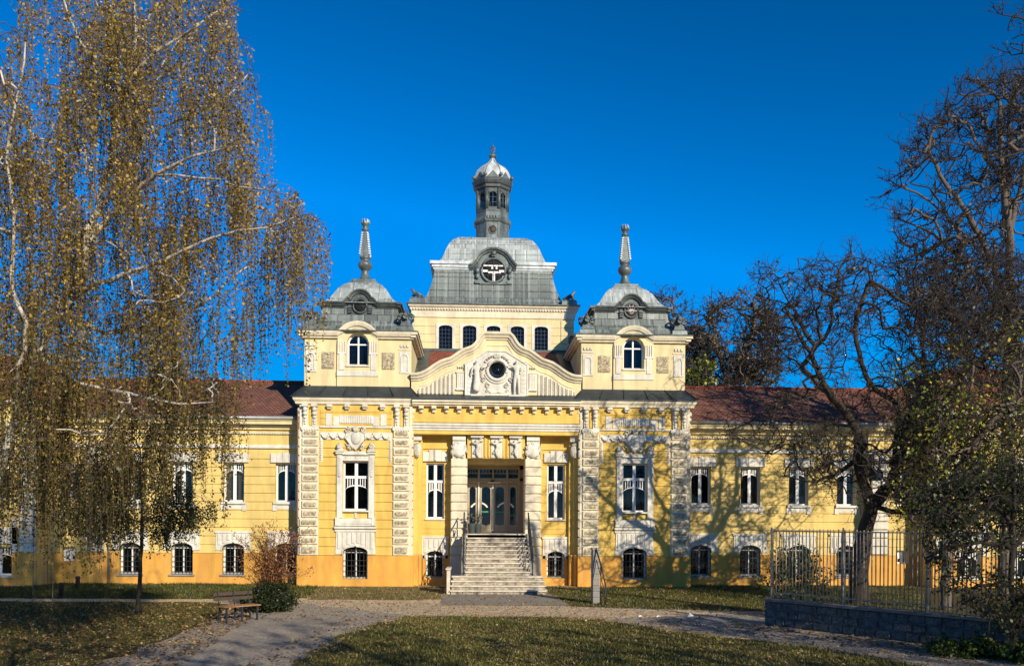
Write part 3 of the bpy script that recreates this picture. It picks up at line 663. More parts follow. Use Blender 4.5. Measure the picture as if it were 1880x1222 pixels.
# lintel panel with three reliefs
lp = MB(); lp.box(-1.34, 1.34, .42, Yc, 5.9, 6.97)
for x in (-.42, .42):
    for o in (-.09, .09): lp.box(x+o-.04, x+o+.04, .36, .42, 5.95, 6.86)
lp.build('lintel_panel', 'plaster', bld)
for k, x in enumerate((-.88, 0.02, .90)):
    g = MB(); g.box(x-.26, x+.26, .36, .42, 5.92, 6.86); g.box(x-.30, x+.30, .20, .42, 6.84, 6.95)
    for i in range(7): g.box(x-.25+i*.075, x-.25+i*.075+.03, .345, .36, 5.95, 6.5)
    g.ball((x-.02, .30, 6.66), .10, .09, .10); g.tube([(x-.26, .28, 6.62), (x-.1, .26, 6.56), (x, .25, 6.6), (x+.12, .26, 6.7), (x+.26, .28, 6.72)], .05, 6)
    g.tube([(x+.02, .27, 6.55), (x+.05, .25, 6.4), (x-.04, .26, 6.25), (x+.0, .28, 6.08), (x+.04, .30, 5.95)], .10, 7, .05)
    g.curl(x-.12, 6.15, .30, .07, 1.3, .025); g.curl(x+.16, 6.74, .27, .08, 1.3, .03)
    g.build('lintel_relief', 'stone_white', bld)
# entablature
e = MB(); e.box(-CW, CW, .08, Yc+.35, 6.97, 8.25); e.box(-CW, CW, .0, .08, 7.50, 7.56); e.box(-CW, CW, .03, .08, 7.56, 7.95); e.build('entablature', 'plaster', bld)
e = MB()
for a, z0_, z1_ in ((.04, 7.14, 7.24), (-.01, 7.25, 7.35), (-.06, 7.36, 7.46)): e.box(-CW, CW, a, .08, z0_, z1_)
e.build('string_course', 'stone_white', bld)
e = MB(); n = 13
for k in range(n):
    x = -3.45+6.9*k/(n-1); e.bevbox(x-.11, x+.11, -.22, .08, 8.09, 8.23, .03); e.box(x-.07, x+.07, -.06, .08, 7.93, 8.08); e.ball((x, -.06, 7.99), .06, .04, .06, 6, 4)
e.build('dentil_row', 'cream', bld)
e = MB(); e.box(-CW, CW, -.12, .9, 8.23, 8.30); e.box(-CW, CW, -.22, .9, 8.30, 8.40); e.box(-CW, CW, -.30, .9, 8.40, 8.54); e.build('centre_cornice', 'cream', bld)
e = MB(); e.add([(-CW,-.34,8.545),(CW,-.34,8.545),(CW,.46,8.86),(-CW,.46,8.86),(-CW,-.34,8.50),(CW,-.34,8.50)], [(0,1,2,3),(0,4,5,1)]); e.build('flashing', 'flash', bld, fix=False)
# gable
half = [(4.02, 9.81), (3.7, 9.82), (3.44, 9.88), (3.2, 9.99), (2.96, 10.14), (2.74, 10.30), (2.51, 10.44), (2.31, 10.51), (2.1, 10.57), (1.96, 10.64), (1.76, 10.78), (1.58, 10.91), (1.41, 11.01), (1.22, 11.07), (1.05, 11.14), (.9, 11.25), (.78, 11.36), (.65, 11.55), (.56, 11.70), (.50, 11.76)]
out = [(-x, z) for x, z in half]+[(x, z) for x, z in half[::-1]]
g = MB(); g.band([(x, 8.6) for x, z in out], [(x, z-.06) for x, z in out], .5, .9)
g.build('gable_wall', 'plaster_pale', bld)
g = MB(); ins = [(x*.985, z-.36) for x, z in out]
g.sweep(ins, [(0,0),(.06,0),(.08,.06),(.16,.10),(.20,.18),(.28,.24),(.30,.34),(-.42,.34),(-.42,.28),(0,.28)], .5)
ins2 = [(x*.96, z-.62) for x, z in out if abs(x) < 3.9]; g.sweep(ins2, [(0,0),(.03,0),(.03,.05),(0,.05)], .5)
g.build('gable_moulding', 'cream', bld)
g = MB(); gr = MB(); rng = random.Random(2)
import bisect
hx = [p[0] for p in half[::-1]]; hz = [p[1] for p in half[::-1]]
def gz(x): return float(np.interp(abs(x), hx, hz))
for s in (-1, 1):
    g = MB(); gr = MB()
    for k in range(9):
        x = s*(1.98+k*.195); zt = gz(abs(x)+.08)-.72; g.box(x-.045, x+.045, .44, .5, 8.85, zt)
        for q in range(int((zt-8.9)/.085)): gr.ball((x+s*.085, .47, 8.92+q*.085), .035, .05, .034, 6, 4)
    x = s*1.68; g.box(x-.17, x+.17, .43, .5, 9.1, 9.85); g.box(x-.2, x+.2, .40, .5, 9.85, 9.92); g.box(x-.2, x+.2, .40, .5, 9.05, 9.12)
    for q in range(4): g.box(x-.15+q*.08, x-.15+q*.08+.04, .41, .43, 9.2, 9.8)
    for q in range(3): gr.ball((x-.1+q*.1, .44, 10.12), .05, .05, .06, 6, 4)
    g.build('gable_fluting', 'stone_white', bld); gr.build('gable_beads', 'stone_white', bld)
pn = MB(); oc = (0.02, 9.99)
poly = [(-1.41, 8.85), (-1.41, 10.25), (-.40, 10.84), (.40, 10.84), (1.41, 10.22), (1.41, 8.85)]
# ring of points for the panel with round hole
ang = [R(a) for a in range(0, 360, 15)]
def ray_poly(a):
    d = Vector((math.cos(a), math.sin(a))); best = 9
    for i in range(len(poly)):
        p, q = Vector(poly[i]), Vector(poly[(i+1) % len(poly)]); e_ = q-p; w_ = p-Vector(oc); den = d.x*e_.y-d.y*e_.x
        if abs(den) < 1e-9: continue
        t = (w_.x*e_.y-w_.y*e_.x)/den; u = (w_.x*d.y-w_.y*d.x)/den
        if t > 0 and -1e-6 <= u <= 1+1e-6: best = min(best, t)
    return (oc[0]+d.x*best, oc[1]+d.y*best)
corner = [math.atan2(z-oc[1], x-oc[0]) % (2*math.pi) for x, z in poly]
ang = sorted(set([round(a, 5) for a in ang]+[round(a, 5) for a in corner]))
pn.band([(oc[0]+.38*math.cos(a), oc[1]+.38*math.sin(a)) for a in ang], [ray_poly(a) for a in ang], .38, .5, closed=True)
pn.sweep(poly+[], [(.0,0),(.16,0),(.16,.06),(.0,.06)], .5, closed=True)
pn.tube([(oc[0]+.47*math.cos(R(a)), .36, oc[1]+.47*math.sin(R(a))) for a in range(0, 360, 15)], .07, 8, closed=True)
pn.tube([(oc[0]+.60*math.cos(R(a)), .37, oc[1]+.60*math.sin(R(a))) for a in range(200, 341, 10)], .045, 6)
for s in (-1, 1):
    pn.curl(oc[0]+s*.62, 9.55, .34, .12, 1.4, .035, s, R(-90)); pn.curl(oc[0]+s*.42, 9.28, .34, .13, 1.5, .03, -s, R(90)); pn.curl(oc[0]+s*.46, 9.03, .35, .08, 1.4, .025, s, 0)
    pn.tube([(oc[0]+s*.5, .36, 9.2), (oc[0]+s*.36, .34, 8.98), (oc[0]+s*.28, .35, 8.93), (oc[0], .35, 8.95)], .025, 5)
    for k in range(10):
        a = R(35+k*11); pn.ball((oc[0]+s*(.66)*math.cos(a), .34, oc[1]+.66*math.sin(a)), .07, .06, .05, 6, 4)
    for k in range(5): pn.curl(oc[0]+s*(.72+.02*k), 9.7+k*.12, .34, .06, 1.2, .022, s, k)
    for k in range(6): pn.box(min(s*1.12, s*1.34), max(s*1.12, s*1.34), .36, .38, 8.95+k*.2, 9.12+k*.2)
for k in range(5): a = R(50+20*k); pn.tube([(oc[0]+.1*math.cos(a), .34, 10.5), (oc[0]+.28*math.cos(a), .30, 10.5+.24*math.sin(a))], .045, 5, .03)
pn.box(-1.2, -.55, .22, .5, 8.70, 8.84); pn.box(.55, 1.32, .22, .5, 8.70, 8.84); pn.box(-.55, .55, .30, .5, 8.66, 8.90)
pn.build('gable_relief', 'stone_white', bld)
ocw = MB(); ocw.tube([(oc[0], .47, oc[1]), (oc[0], .49, oc[1])], .39, 20); ow_ = ocw.build('oculus_window', 'dark_inside', bld)
gl = MB(); gl.tube([(oc[0], .44, oc[1]), (oc[0], .445, oc[1])], .38, 20); gl.build('pane', 'glass', ow_)
def skin_figure(name, joints, edges, loc, parent, m):
    me = bpy.data.meshes.new(name); me.from_pydata([j[0] for j in joints], edges, []); o = bpy.data.objects.new(name, me); COL.objects.link(o)
    sk = o.modifiers.new('skin', 'SKIN'); sk.use_smooth_shade = True
    for i, j in enumerate(joints): me.skin_vertices[0].data[i].radius = (j[1], j[2] if len(j) > 2 else j[1])
    me.skin_vertices[0].data[0].use_root = True
    sb = o.modifiers.new('sub', 'SUBSURF'); sb.levels = sb.render_levels = 2
    me.materials.append(MATS[m]); o.location = loc; o.parent = parent; return o
# relief figures, 1.6 m tall
fw = [((0,0,.84), .15, .12), ((0,0,1.05), .115, .09), ((-.01,0,1.22), .15, .11), ((0,0,1.36), .06), ((.02,-.02,1.50), .10, .10), ((.02,0,1.57), .085),
      ((.16,-.03,1.27), .055), ((.34,-.1,1.22), .042), ((.48,-.06,1.34), .032), ((-.17,-.02,1.24), .055), ((-.24,-.04,1.02), .042), ((-.17,-.1,.88), .034),
      ((.02,-.02,.6), .19, .14), ((.0,-.02,.3), .2, .15), ((-.02,-.03,.08), .22, .17)]
ew = [(0,1),(1,2),(2,3),(3,4),(4,5),(2,6),(6,7),(7,8),(2,9),(9,10),(10,11),(0,12),(12,13),(13,14)]
f1 = skin_figure('relief_figure', fw, ew, (-.93, .24, 8.84), bld, 'stone_white'); f1['label'] = 'white relief figure in a long skirt left of the round window'
fm = [((0,0,.86), .13, .1), ((0,0,1.05), .11, .09), ((.0,0,1.25), .15, .1), ((0,0,1.38), .055), ((0,-.02,1.51), .095, .1), ((0,0,1.58), .085),
      ((-.17,-.02,1.29), .055), ((-.3,-.1,1.32), .042), ((-.42,-.05,1.38), .034), ((.18,-.02,1.28), .055), ((.24,-.06,1.06), .042), ((.12,-.12,.95), .034),
      ((-.08,0,.78), .095), ((-.1,-.04,.44), .068), ((-.11,0,.07), .045), ((-.12,-.09,.04), .04), ((.08,0,.78), .095), ((.09,-.02,.44), .068), ((.1,0,.07), .045), ((.12,-.09,.04), .04)]
em = [(0,1),(1,2),(2,3),(3,4),(4,5),(2,6),(6,7),(7,8),(2,9),(9,10),(10,11),(0,12),(12,13),(13,14),(14,15),(0,16),(16,17),(17,18),(18,19)]
f2 = skin_figure('relief_figure', fm, em, (.93, .24, 8.84), bld, 'stone_white'); f2['label'] = 'white relief figure with bare legs right of the round window'
# centre roof behind the gable
r = MB(); r.add([(-4.0,.9,9.3),(4.0,.9,9.3),(4.0,7.0,12.15),(-4.0,7.0,12.15)], [(0,1,2,3)]); r.build('centre_roof', 'red_tile_bright', bld, fix=False)
r = MB()
for s in (-1, 1): x0, x1 = sorted((s*3.35, s*4.0)); r.add([(x0,.9,9.34),(x1,.9,9.34),(x1,7.0,12.19),(x0,7.0,12.19)], [(0,1,2,3)]); r.box(min(s*3.95, s*4.6), max(s*3.95, s*4.6), 5.4, 7.0, 9, 12.3)
r.box(-4.5, 4.5, 6.85, 7.0, 12.1, 12.24)
r.build('valley_flashing', 'zinc_dark', bld, fix=False)

# ---------------- central block with mansard and cupola
Yb = 7.0; hb2 = 4.35; cyb = Yb+hb2
WX = [-2.58, -1.29, 0, 1.29, 2.58]; ho = [(x-.365, x+.365, 12.25, 13.53) for x in WX]
u = MB(); wall(u, -hb2, hb2, 8, 14.3, Yb, .3, ho)
for s in (-1, 1): u.box(min(s*hb2, s*(hb2-.3)), max(s*hb2, s*(hb2-.3)), Yb+.3, Yb+2*hb2, 8, 14.3)
u.box(-hb2, hb2, Yb+2*hb2, Yb+2*hb2+.3, 8, 14.3)
courses(u, -hb2, hb2, 12.2, 13.9, Yb, .42, [(x-.52, x+.52, 12, 13.6) for x in WX], .025, .02)
for s in (-1, 1): x0, x1 = sorted((s*3.65, s*4.35)); courses(u, x0, x1, 12.2, 13.9, Yb-.026, .42, [], .05, .02)
u.build('central_block', 'plaster_pale', bld)
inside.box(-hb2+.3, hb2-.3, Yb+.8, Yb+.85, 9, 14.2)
for x in WX:
    t = MB(); inn = [(x-.365, 12.2), (x-.365, 13.38)]+arc(x, 13.38, .365, .14, 180, 0, 6)[1:-1]+[(x+.365, 13.38), (x+.365, 12.2)]
    ot = [(x-.52, 12.2), (x-.52, 13.60)]+[(x-.52+1.04*i/6, 13.60) for i in range(1, 6)]+[(x+.52, 13.60), (x+.52, 12.2)]
    t.band(inn, ot, Yb-.05, Yb+.1); t.band(arc(x, 13.38, .365, .14, 180, 0, 6), [(x-.365+.73*i/6, 13.55) for i in range(7)], Yb+.02, Yb+.12)
    t.build('window_surround', 'stone_white', bld)
def lead_bars(hw, h):
    b = MB(); b.box(-hw, -hw+.035, .1, .14, 0, h); b.box(hw-.035, hw, .1, .14, 0, h)
    for k in range(1, 4): b.box(-hw+2*hw*k/4-.011, -hw+2*hw*k/4+.011, .1, .13, 0, h+.12)
    for k in range(1, 6): b.box(-hw, hw, .105, .125, k*.21-.011, k*.21+.011)
    return b
for x in WX:
    f = inst('lb', lambda: lead_bars(.365, 1.13), 'window', 'iron', bld, (x, Yb, 12.25))
    inst('lbp', lambda: (lambda b: (b.box(-.365, .365, .14, .145, 0, 1.27), b)[1])(MB()), 'pane', 'glass', f, (0, 0, 0))
c = MB(); c.loft(0, cyb, [(hb2+.02, 13.92), (hb2+.06, 13.94), (hb2+.06, 14.28), (hb2+.1, 14.3), (hb2+.12, 14.42), (hb2+.22, 14.5), (hb2+.24, 14.6)])
c.build('block_cornice', 'cream', bld)
c = MB()
for k in range(60): x = -hb2-.1+(2*hb2+.2)*k/59; c.box(x-.035, x+.035, Yb-.17, Yb-.11, 14.33, 14.42)
c.build('dentil_row', 'stone_white', bld)
m1 = MB(); m1.loft(0, cyb, [(4.66, 14.6), (4.68, 14.66), (3.98, 14.76), (3.86, 14.85), (3.68, 15.2), (3.52, 15.6), (3.38, 16.05), (3.28, 16.5), (3.24, 16.8)]); m1.build('lower_mansard', 'slate', bld)
m2 = MB(); m2.loft(0, cyb, [(3.36, 17.28), (3.0, 17.36), (2.86, 17.55), (2.74, 17.85), (2.62, 18.2), (2.45, 18.55), (2.22, 18.85), (1.9, 19.08), (1.5, 19.18), (.9, 19.25)]); m2.build('upper_mansard', 'zinc', bld)
lr = MB()
prL = [(0,0),(.05,0),(.07,.08),(.13,.11),(.14,.22),(.22,.27),(.24,.42),(0,.42)]
yf = cyb-3.24
for s in (-1, 1):
    a, b_ = sorted((s*1.15, s*3.24)); lr.sweep([(a, 16.84), (b_, 16.84)], prL, yf)
    for o, z0_, z1_ in [(.07, 16.84, 16.95), (.14, 16.95, 17.1), (.24, 17.1, 17.26)]:
        xa, xb = sorted((s*3.24, s*(3.24+o))); lr.box(xa, xb, yf-o, cyb+3.24+o, z0_, z1_)
lr.box(-3.24, 3.24, yf+.001, cyb+3.4, 16.8, 17.262)
lr.build('moulded_ring', 'zinc_light', bld)
dm = MB()
pth = [(-1.25, 16.84), (-1.1, 16.86), (-.98, 16.98), (-.88, 17.12)]+arc(0, 16.95, .84, .78, 165, 15, 14)+[(.88, 17.12), (.98, 16.98), (1.1, 16.86), (1.25, 16.84)]
dm.sweep(pth, [(0,0),(.05,0),(.07,.05),(.15,.09),(.18,.16),(.26,.20),(.28,.30),(-1.5,.30),(-1.5,0)], yf-.08)
dm.prism([(-1.0, 16.1), (1.0, 16.1), (1.0, 17.0)]+arc(0, 16.95, .85, .82, 10, 170, 10)+[(-1.0, 17.0)], yf-.14, yf+1.2)
dm.tube([(.66*math.cos(R(a)), yf-.2, 16.78+.66*math.sin(R(a))) for a in range(0, 360, 15)], .075, 8, closed=True)
for s in (-1, 1):
    dm.ball((s*.88, yf-.2, 16.75), .13, .12, .16); dm.ball((s*.88, yf-.2, 16.45), .11, .1, .16); dm.box(s*.88-.14, s*.88+.14, yf-.26, yf, 16.05, 16.2); dm.curl(s*.88, 16.95, yf-.26, .1, 1.3, .03)
dm.ball((0, yf-.36, 17.68), .16, .1, .14); dm.box(-.1, .1, yf-.38, yf, 17.5, 17.7); dm.box(-.75, .75, yf-.24, yf, 16.02, 16.1)
dm.build('dormer', 'zinc_trim', bld)
oc2 = MB(); oc2.tube([(0, yf-.18, 16.78), (0, yf-.16, 16.78)], .63, 24); ow2 = oc2.build('oculus_window', 'dark_inside', bld)
b2 = MB(); b2.box(-.05, .09, yf-.22, yf-.19, 16.2, 16.62); b2.box(-.6, -.3, yf-.22, yf-.19, 16.68, 16.80); b2.box(.3, .6, yf-.22, yf-.19, 16.68, 16.80); b2.box(-.55, .55, yf-.22, yf-.19, 17.0, 17.07)
b2.box(-.3, .4, yf-.221, yf-.191, 16.62, 16.72); b2.box(-.12, .0, yf-.22, yf-.19, 16.85, 17.0); b2.box(.12, .22, yf-.22, yf-.19, 16.85, 17.0)
b2.build('oculus_frame', 'frame_white', ow2)
b2 = MB()
for a in (-.3, 0, .3): b2.box(a-.012, a+.012, yf-.235, yf-.222, 16.2, 17.35)
for z in (16.5, 16.95): b2.box(-.58, .58, yf-.235, yf-.222, z-.01, z+.01)
b2.build('glazing_bars', 'iron', ow2)
for s in (-1, 1):   # eagle-like finials at the block's front corners
    e = MB(); ex, ey = s*4.1, Yb+.25
    e.loft(ex, ey, [(.42, 14.66), (.40, 14.9), (.30, 15.0)])
    e.tube([(ex-s*.3, ey, 15.05), (ex-s*.05, ey, 15.16), (ex+s*.15, ey, 15.28), (ex+s*.28, ey, 15.46), (ex+s*.36, ey, 15.52)], .13, 8, .05)
    e.tube([(ex+s*.25, ey, 15.1), (ex+s*.05, ey-.1, 15.3), (ex-s*.3, ey-.12, 15.08)], .10, 6, .04)
    e.build('corner_ornament', 'zinc_trim', bld)
cu = MB(); cy = cyb
cu.loft(0, cy, [(1.0, 18.9), (1.0, 19.3), (.96, 19.35), (.96, 20.30), (1.04, 20.36), (1.08, 20.46), (1.02, 20.56), (.94, 20.7), (.92, 20.95), (.95, 21.0), (.95, 21.05), (.88, 21.08)], 8)
cupo = cu.build('cupola_base', 'zinc_trim', bld)
cu = MB()
for i in range(8):   # posts of the lantern
    a = 2*math.pi*(i+.5)/8-math.pi/2; r_ = .93; cu.tube([(r_*math.cos(a), cy+r_*math.sin(a), 21.05), (r_*math.cos(a), cy+r_*math.sin(a), 22.3)], .12, 6)
cu.loft(0, cy, [(.90, 22.1), (.90, 22.3), (1.0, 22.36), (1.0, 22.5), (1.08, 22.56), (1.13, 22.7), (1.15, 22.85), (1.05, 22.9)], 8)
cu.loft(0, cy, [(.90, 21.05), (.90, 21.22)], 8)
cu.build('lantern', 'zinc_dark', bld)
lw = MB()
for i in range(8):
    a = 2*math.pi*i/8-math.pi/2; n_ = Vector((math.cos(a), math.sin(a), 0)); t_ = Vector((-n_.y, n_.x, 0)); c_ = Vector((0, cy, 0))+n_*.84
    for q in (-.24, .24): p_ = c_+t_*q; lw.tube([(p_.x, p_.y, 21.2), (p_.x, p_.y, 22.0)], .045, 4)
    pa = [c_+t_*(.24*math.cos(R(b_)))+Vector((0,0,21.98+.14*math.sin(R(b_)))) for b_ in range(0, 181, 30)]; lw.tube(pa, .05, 4)
    lw.tube([c_+Vector((0,0,21.2)), c_+Vector((0,0,22.1))], .014, 4)
    for z in (21.5, 21.8): lw.tube([c_-t_*.24+Vector((0,0,z)), c_+t_*.24+Vector((0,0,z))], .012, 4)
lwo = lw.build('lantern_window', 'zinc_trim', bld)
lg = MB(); lg.loft(0, cy, [(.80, 21.1), (.80, 22.15)], 8, cap=False); lg.build('pane', 'glass', lwo)
li = MB(); li.loft(0, cy, [(.3, 21.0), (.3, 22.2)], 8); li.build('inner_shaft', 'zinc_dark', lwo)
# little arcade and round window on base
ar = MB()
for k in range(4): ar.box(-.31+k*.17, -.31+k*.17+.08, cy-1.12, cy-.93, 20.48, 20.68)
ar.tube([(.22*math.cos(R(a)), cy-.98, 19.86+.24*math.sin(R(a))) for a in range(0, 360, 24)], .03, 6, closed=True)
for s in (-1, 1): ar.box(s*.34-.03, s*.34+.03, cy-1.0, cy-.95, 19.35, 20.3)
ar.build('cupola_trim', 'zinc_trim', cupo)
ar = MB(); ar.tube([(0, cy-.975, 19.86), (0, cy-.962, 19.86)], .22, 16); ar.build('round_window', 'wood_dark', cupo)
on = MB(); on.loft(0, cy, [(1.0, 22.88), (1.03, 23.0), (1.03, 23.12), (.98, 23.3), (.88, 23.5), (.70, 23.72), (.50, 23.88), (.33, 24.0), (.22, 24.12), (.14, 24.25), (.10, 24.34), (.1, 24.4)], 8)
ono = on.build('onion_dome', 'zinc_light', bld)
on = MB()
for i in range(8):
    a = 2*math.pi*i/8-math.pi/2; n_ = Vector((math.cos(a), math.sin(a), 0)); t_ = Vector((-n_.y, n_.x, 0)); c_ = Vector((0, cy, 0))+n_*1.10
    p1, p2, p3 = c_-t_*.36+Vector((0,0,22.86)), c_+t_*.36+Vector((0,0,22.86)), c_+Vector((0,0,23.28))-n_*.05
    q1, q2, q3 = p1-n_*.2, p2-n_*.2, p3-n_*.2; on.add([p1, p2, p3, q1, q2, q3], [(0,1,2),(3,5,4),(0,2,5,3),(2,1,4,5),(1,0,3,4)])
    a2 = a+math.pi/8; on.ball((1.2*math.cos(a2), cy+1.2*math.sin(a2), 23.02), .11, .11, .12)
    on.tube([(.99*math.cos(a2)*1.08, cy+.99*math.sin(a2)*1.08, 22.9)]+[(h_*1.085*math.cos(a2), cy+h_*1.085*math.sin(a2), z_) for h_, z_ in ((1.03, 23.12), (.98, 23.3), (.88, 23.5), (.70, 23.72), (.33, 24.0), (.14, 24.25))], .022, 4)
on.build('dome_crest', 'zinc_trim', ono)
fi = MB(); fi.loft(0, cy, [(.1, 24.35), (.22, 24.42), (.24, 24.5), (.14, 24.58), (.08, 24.64), (.07, 24.7)], 12, True)
fi.tube([(.13*math.cos(R(a)), cy, 24.88+.17*math.sin(R(a))) for a in range(0, 360, 30)], .04, 6, closed=True); fi.tube([(0, cy, 24.7), (0, cy, 25.3)], .05, 6, .01); fi.ball((0, cy, 25.07), .06)
fi.build('finial', 'zinc_trim', ono)
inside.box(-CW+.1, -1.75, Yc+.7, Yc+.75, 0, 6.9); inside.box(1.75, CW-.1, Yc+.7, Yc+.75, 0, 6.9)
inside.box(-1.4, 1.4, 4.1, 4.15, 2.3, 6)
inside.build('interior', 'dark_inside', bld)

# ---------------- door
Yd = 3.0
d = MB(); d.box(-1.42, 1.42, Yd, Yd+.1, 4.98, 5.12); d.box(-1.42, 1.42, Yd-.04, Yd+.1, 4.86, 4.98)
for x in (-1.38, -.78, .62, 1.20): d.box(x-.045, x+.045, Yd-.06, Yd+.1, 2.42, 5.9)
d.box(-1.42, 1.42, Yd, Yd+.1, 5.55, 5.9); d.box(1.24, 1.42, Yd, Yd+.1, 2.42, 5.9)
d.box(-.12, -.04, Yd-.01, Yd+.1, 5.12, 5.55)
for x0_, x1_ in ((-1.33, -.83), (-.73, -.12), (-.04, .57), (.67, 1.15)):
    for k in range(1, 4): xx = x0_+(x1_-x0_)*k/4; d.box(xx-.015, xx+.015, Yd+.02, Yd+.06, 5.36, 5.55)
    d.box(x0_, x1_, Yd+.02, Yd+.07, 5.33, 5.37)
do = d.build('entrance_door', 'door_wood', bld)
for i, (x0_, x1_) in enumerate(((-1.33, -.83), (-.73, -.10), (-.06, .57), (.67, 1.15))):
    L = MB(); w_ = x1_-x0_; c_ = (x0_+x1_)/2
    inn = [(x0_+.10, 2.85), (x0_+.10, 4.55)]+arc(c_, 4.55, w_/2-.10, .14, 180, 0, 6)[1:-1]+[(x1_-.10, 4.55), (x1_-.10, 2.85), (c_, 2.78)]
    ot = [(x0_, 2.44), (x0_, 4.84)]+[(x0_+w_*k/6, 4.84) for k in range(1, 6)]+[(x1_, 4.84), (x1_, 2.44), (c_, 2.44)]
    L.band(inn, ot, Yd+.0, Yd+.06, closed=True)
    lo = L.build('door_leaf', 'door_wood', do)
dg = MB(); dg.box(-1.33, 1.15, Yd+.03, Yd+.035, 2.6, 5.55); dg.build('pane', 'glass', do)
dw = MB(); dw.box(-.81, -.75, Yd-.09, Yd-.06, 2.42, 4.9); dw.box(-.11, -.05, Yd-.05, Yd-.005, 2.5, 4.82); dw.box(-.35, .3, Yd-.12, Yd-.04, 4.87, 4.92); dw.box(-1.42, -1.36, Yd-.09, Yd-.06, 2.42, 4.9)  # white strips on left and centre posts paint in the sunlight falling there
dw.band(arc(-.75, 3.45, .42, .42, 30, 150, 10), arc(-.75, 3.45, .50, .50, 30, 150, 10), Yd+.015, Yd+.028); dw.band(arc(.55, 3.45, .42, .42, 30, 150, 10), arc(.55, 3.45, .50, .50, 30, 150, 10), Yd+.015, Yd+.028)
dw.build('door_trim_sunlit', 'frame_white', do)
mat('green_film', (.03, .33, .2), .5); mat('black_box', (.02, .02, .02), .4)
dw = MB(); dw.box(-.72, -.3, Yd+.012, Yd+.026, 3.42, 3.50); dw.box(-.02, .5, Yd+.012, Yd+.026, 3.42, 3.48); dw.box(.72, 1.1, Yd+.012, Yd+.026, 3.25, 3.30); dw.build('green_stripe', 'green_film', do)
dw = MB(); dw.bevbox(-.2, -.02, Yd-.13, Yd-.04, 4.93, 5.02, .02); dw.build('door_sensor', 'black_box', do)

# ---------------- stairs
st = MB(); ri = MB(); N = 14; rise = 2.42/N; tread = .33; y0 = -.30
for i in range(N):   # i from bottom
    z = rise*(i+1); yf_ = y0-tread*(N-1-i)
    hwid = 1.30+.006*(N-i) if i >= 4 else 1.32
    if i >= 4: ri.box(-hwid, hwid, yf_, y0+.001, z-rise, z-.05); st.box(-hwid-.03, hwid+.03, yf_-.05, y0+.001, z-.05, z)
    else:
        rx = 1.95-.02*i
        pts = [(-rx, yf_), (rx-.25, yf_), (rx-.08, yf_+.07), (rx, yf_+.25), (rx, -3.2+.0), (-rx, -3.2)]
        for (e0, zz0, zz1) in ((0, z-rise, z-.05), (.05, z-.05, z)):
            vs = [(x+(e0 if x > 0 else -e0), y-(e0 if y < -3.2 else 0), zz0) for x, y in pts]+[(x+(e0 if x > 0 else -e0), y-(e0 if y < -3.2 else 0), zz1) for x, y in pts]; n = len(pts)
            (st if e0 else ri).add(vs, [tuple(range(n))[::-1], tuple(range(n, 2*n))]+[(k, (k+1)%n, (k+1)%n+n, k+n) for k in range(n)])
sto = empty('entrance_stairs', (0, -4.6, 0), 'worn pale stone staircase of fourteen steps leading up to the entrance door', 'stairs')
def rebase(o, parent):
    o.parent = parent; o.location = o.location-parent.location
    return o
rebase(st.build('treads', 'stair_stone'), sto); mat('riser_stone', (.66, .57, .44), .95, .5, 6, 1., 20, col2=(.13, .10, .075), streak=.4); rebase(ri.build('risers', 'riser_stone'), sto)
ck = MB()
for s in (-1, 1):
    x0_, x1_ = sorted((s*1.36, s*1.56)); ck.add([(x0_,-.3,0),(x1_,-.3,0),(x1_,-3.35,0),(x0_,-3.35,0),(x0_,-.3,2.42),(x1_,-.3,2.42),(x1_,-3.35,.68),(x0_,-3.35,.68)], [(0,1,2,3),(4,7,6,5),(0,4,5,1),(2,6,7,3),(0,3,7,4),(1,5,6,2)])
rebase(ck.build('side_wall', 'concrete'), sto)
ck = MB(); ck.box(-2.12, -1.99, -4.55, -3.2, 0, 1.0); ck.box(-2.16, -1.95, -4.6, -3.15, 1.0, 1.06); rebase(ck.build('low_wall', 'stair_stone'), sto)
for s in (-1, 1):
    rl = MB(); x = s*1.46
    def zz(y): return .68+(y+3.35)/(3.05)*1.74
    rl.tube([(x, -.25, 3.38), (x, -3.35, 1.66), (x, -3.6, 1.45), (x, -3.62, 1.3), (x, -3.5, 1.28)], .032, 6); rl.tube([(x, -.25, 2.62), (x, -3.35, .90)], .016, 5)
    for y in (-.3, -1.3, -2.3, -3.3): rl.tube([(x, y, zz(y)), (x, y, zz(y)+.97)], .025, 6)
    for k in range(9):
        y = -.55-k*.33; z = zz(y)+.5;
        pts = [(x, y+.13*(1-.75*i/12)*math.cos(i*.75), z+.2*(1-.75*i/12)*math.sin(i*.75)) for i in range(13)]; rl.tube(pts, .016, 5)
        if s < 0: rl.tube([(x, y+.1, z-.3), (x-.03, y, z), (x, y-.12, z+.3)], .02, 5); rl.ball((x, y, z), .05, .07, .09, 6, 4)
    if s < 0:
        for k in range(5):
            y = -3.4-k*.24; pts = [(x-.56, y+.1*math.cos(i*.8), .45+.05*i+.08*math.sin(i*.8)) for i in range(12)]; rl.tube(pts, .02, 5)
        rl.tube([(x-.55, -3.3, 1.2), (x-.55, -4.5, 1.2)], .025, 6)
    o = rebase(rl.build('handrail', 'iron'), sto); o['label'] = ('curly wrought iron handrail' if s < 0 else 'plain dark iron handrail')
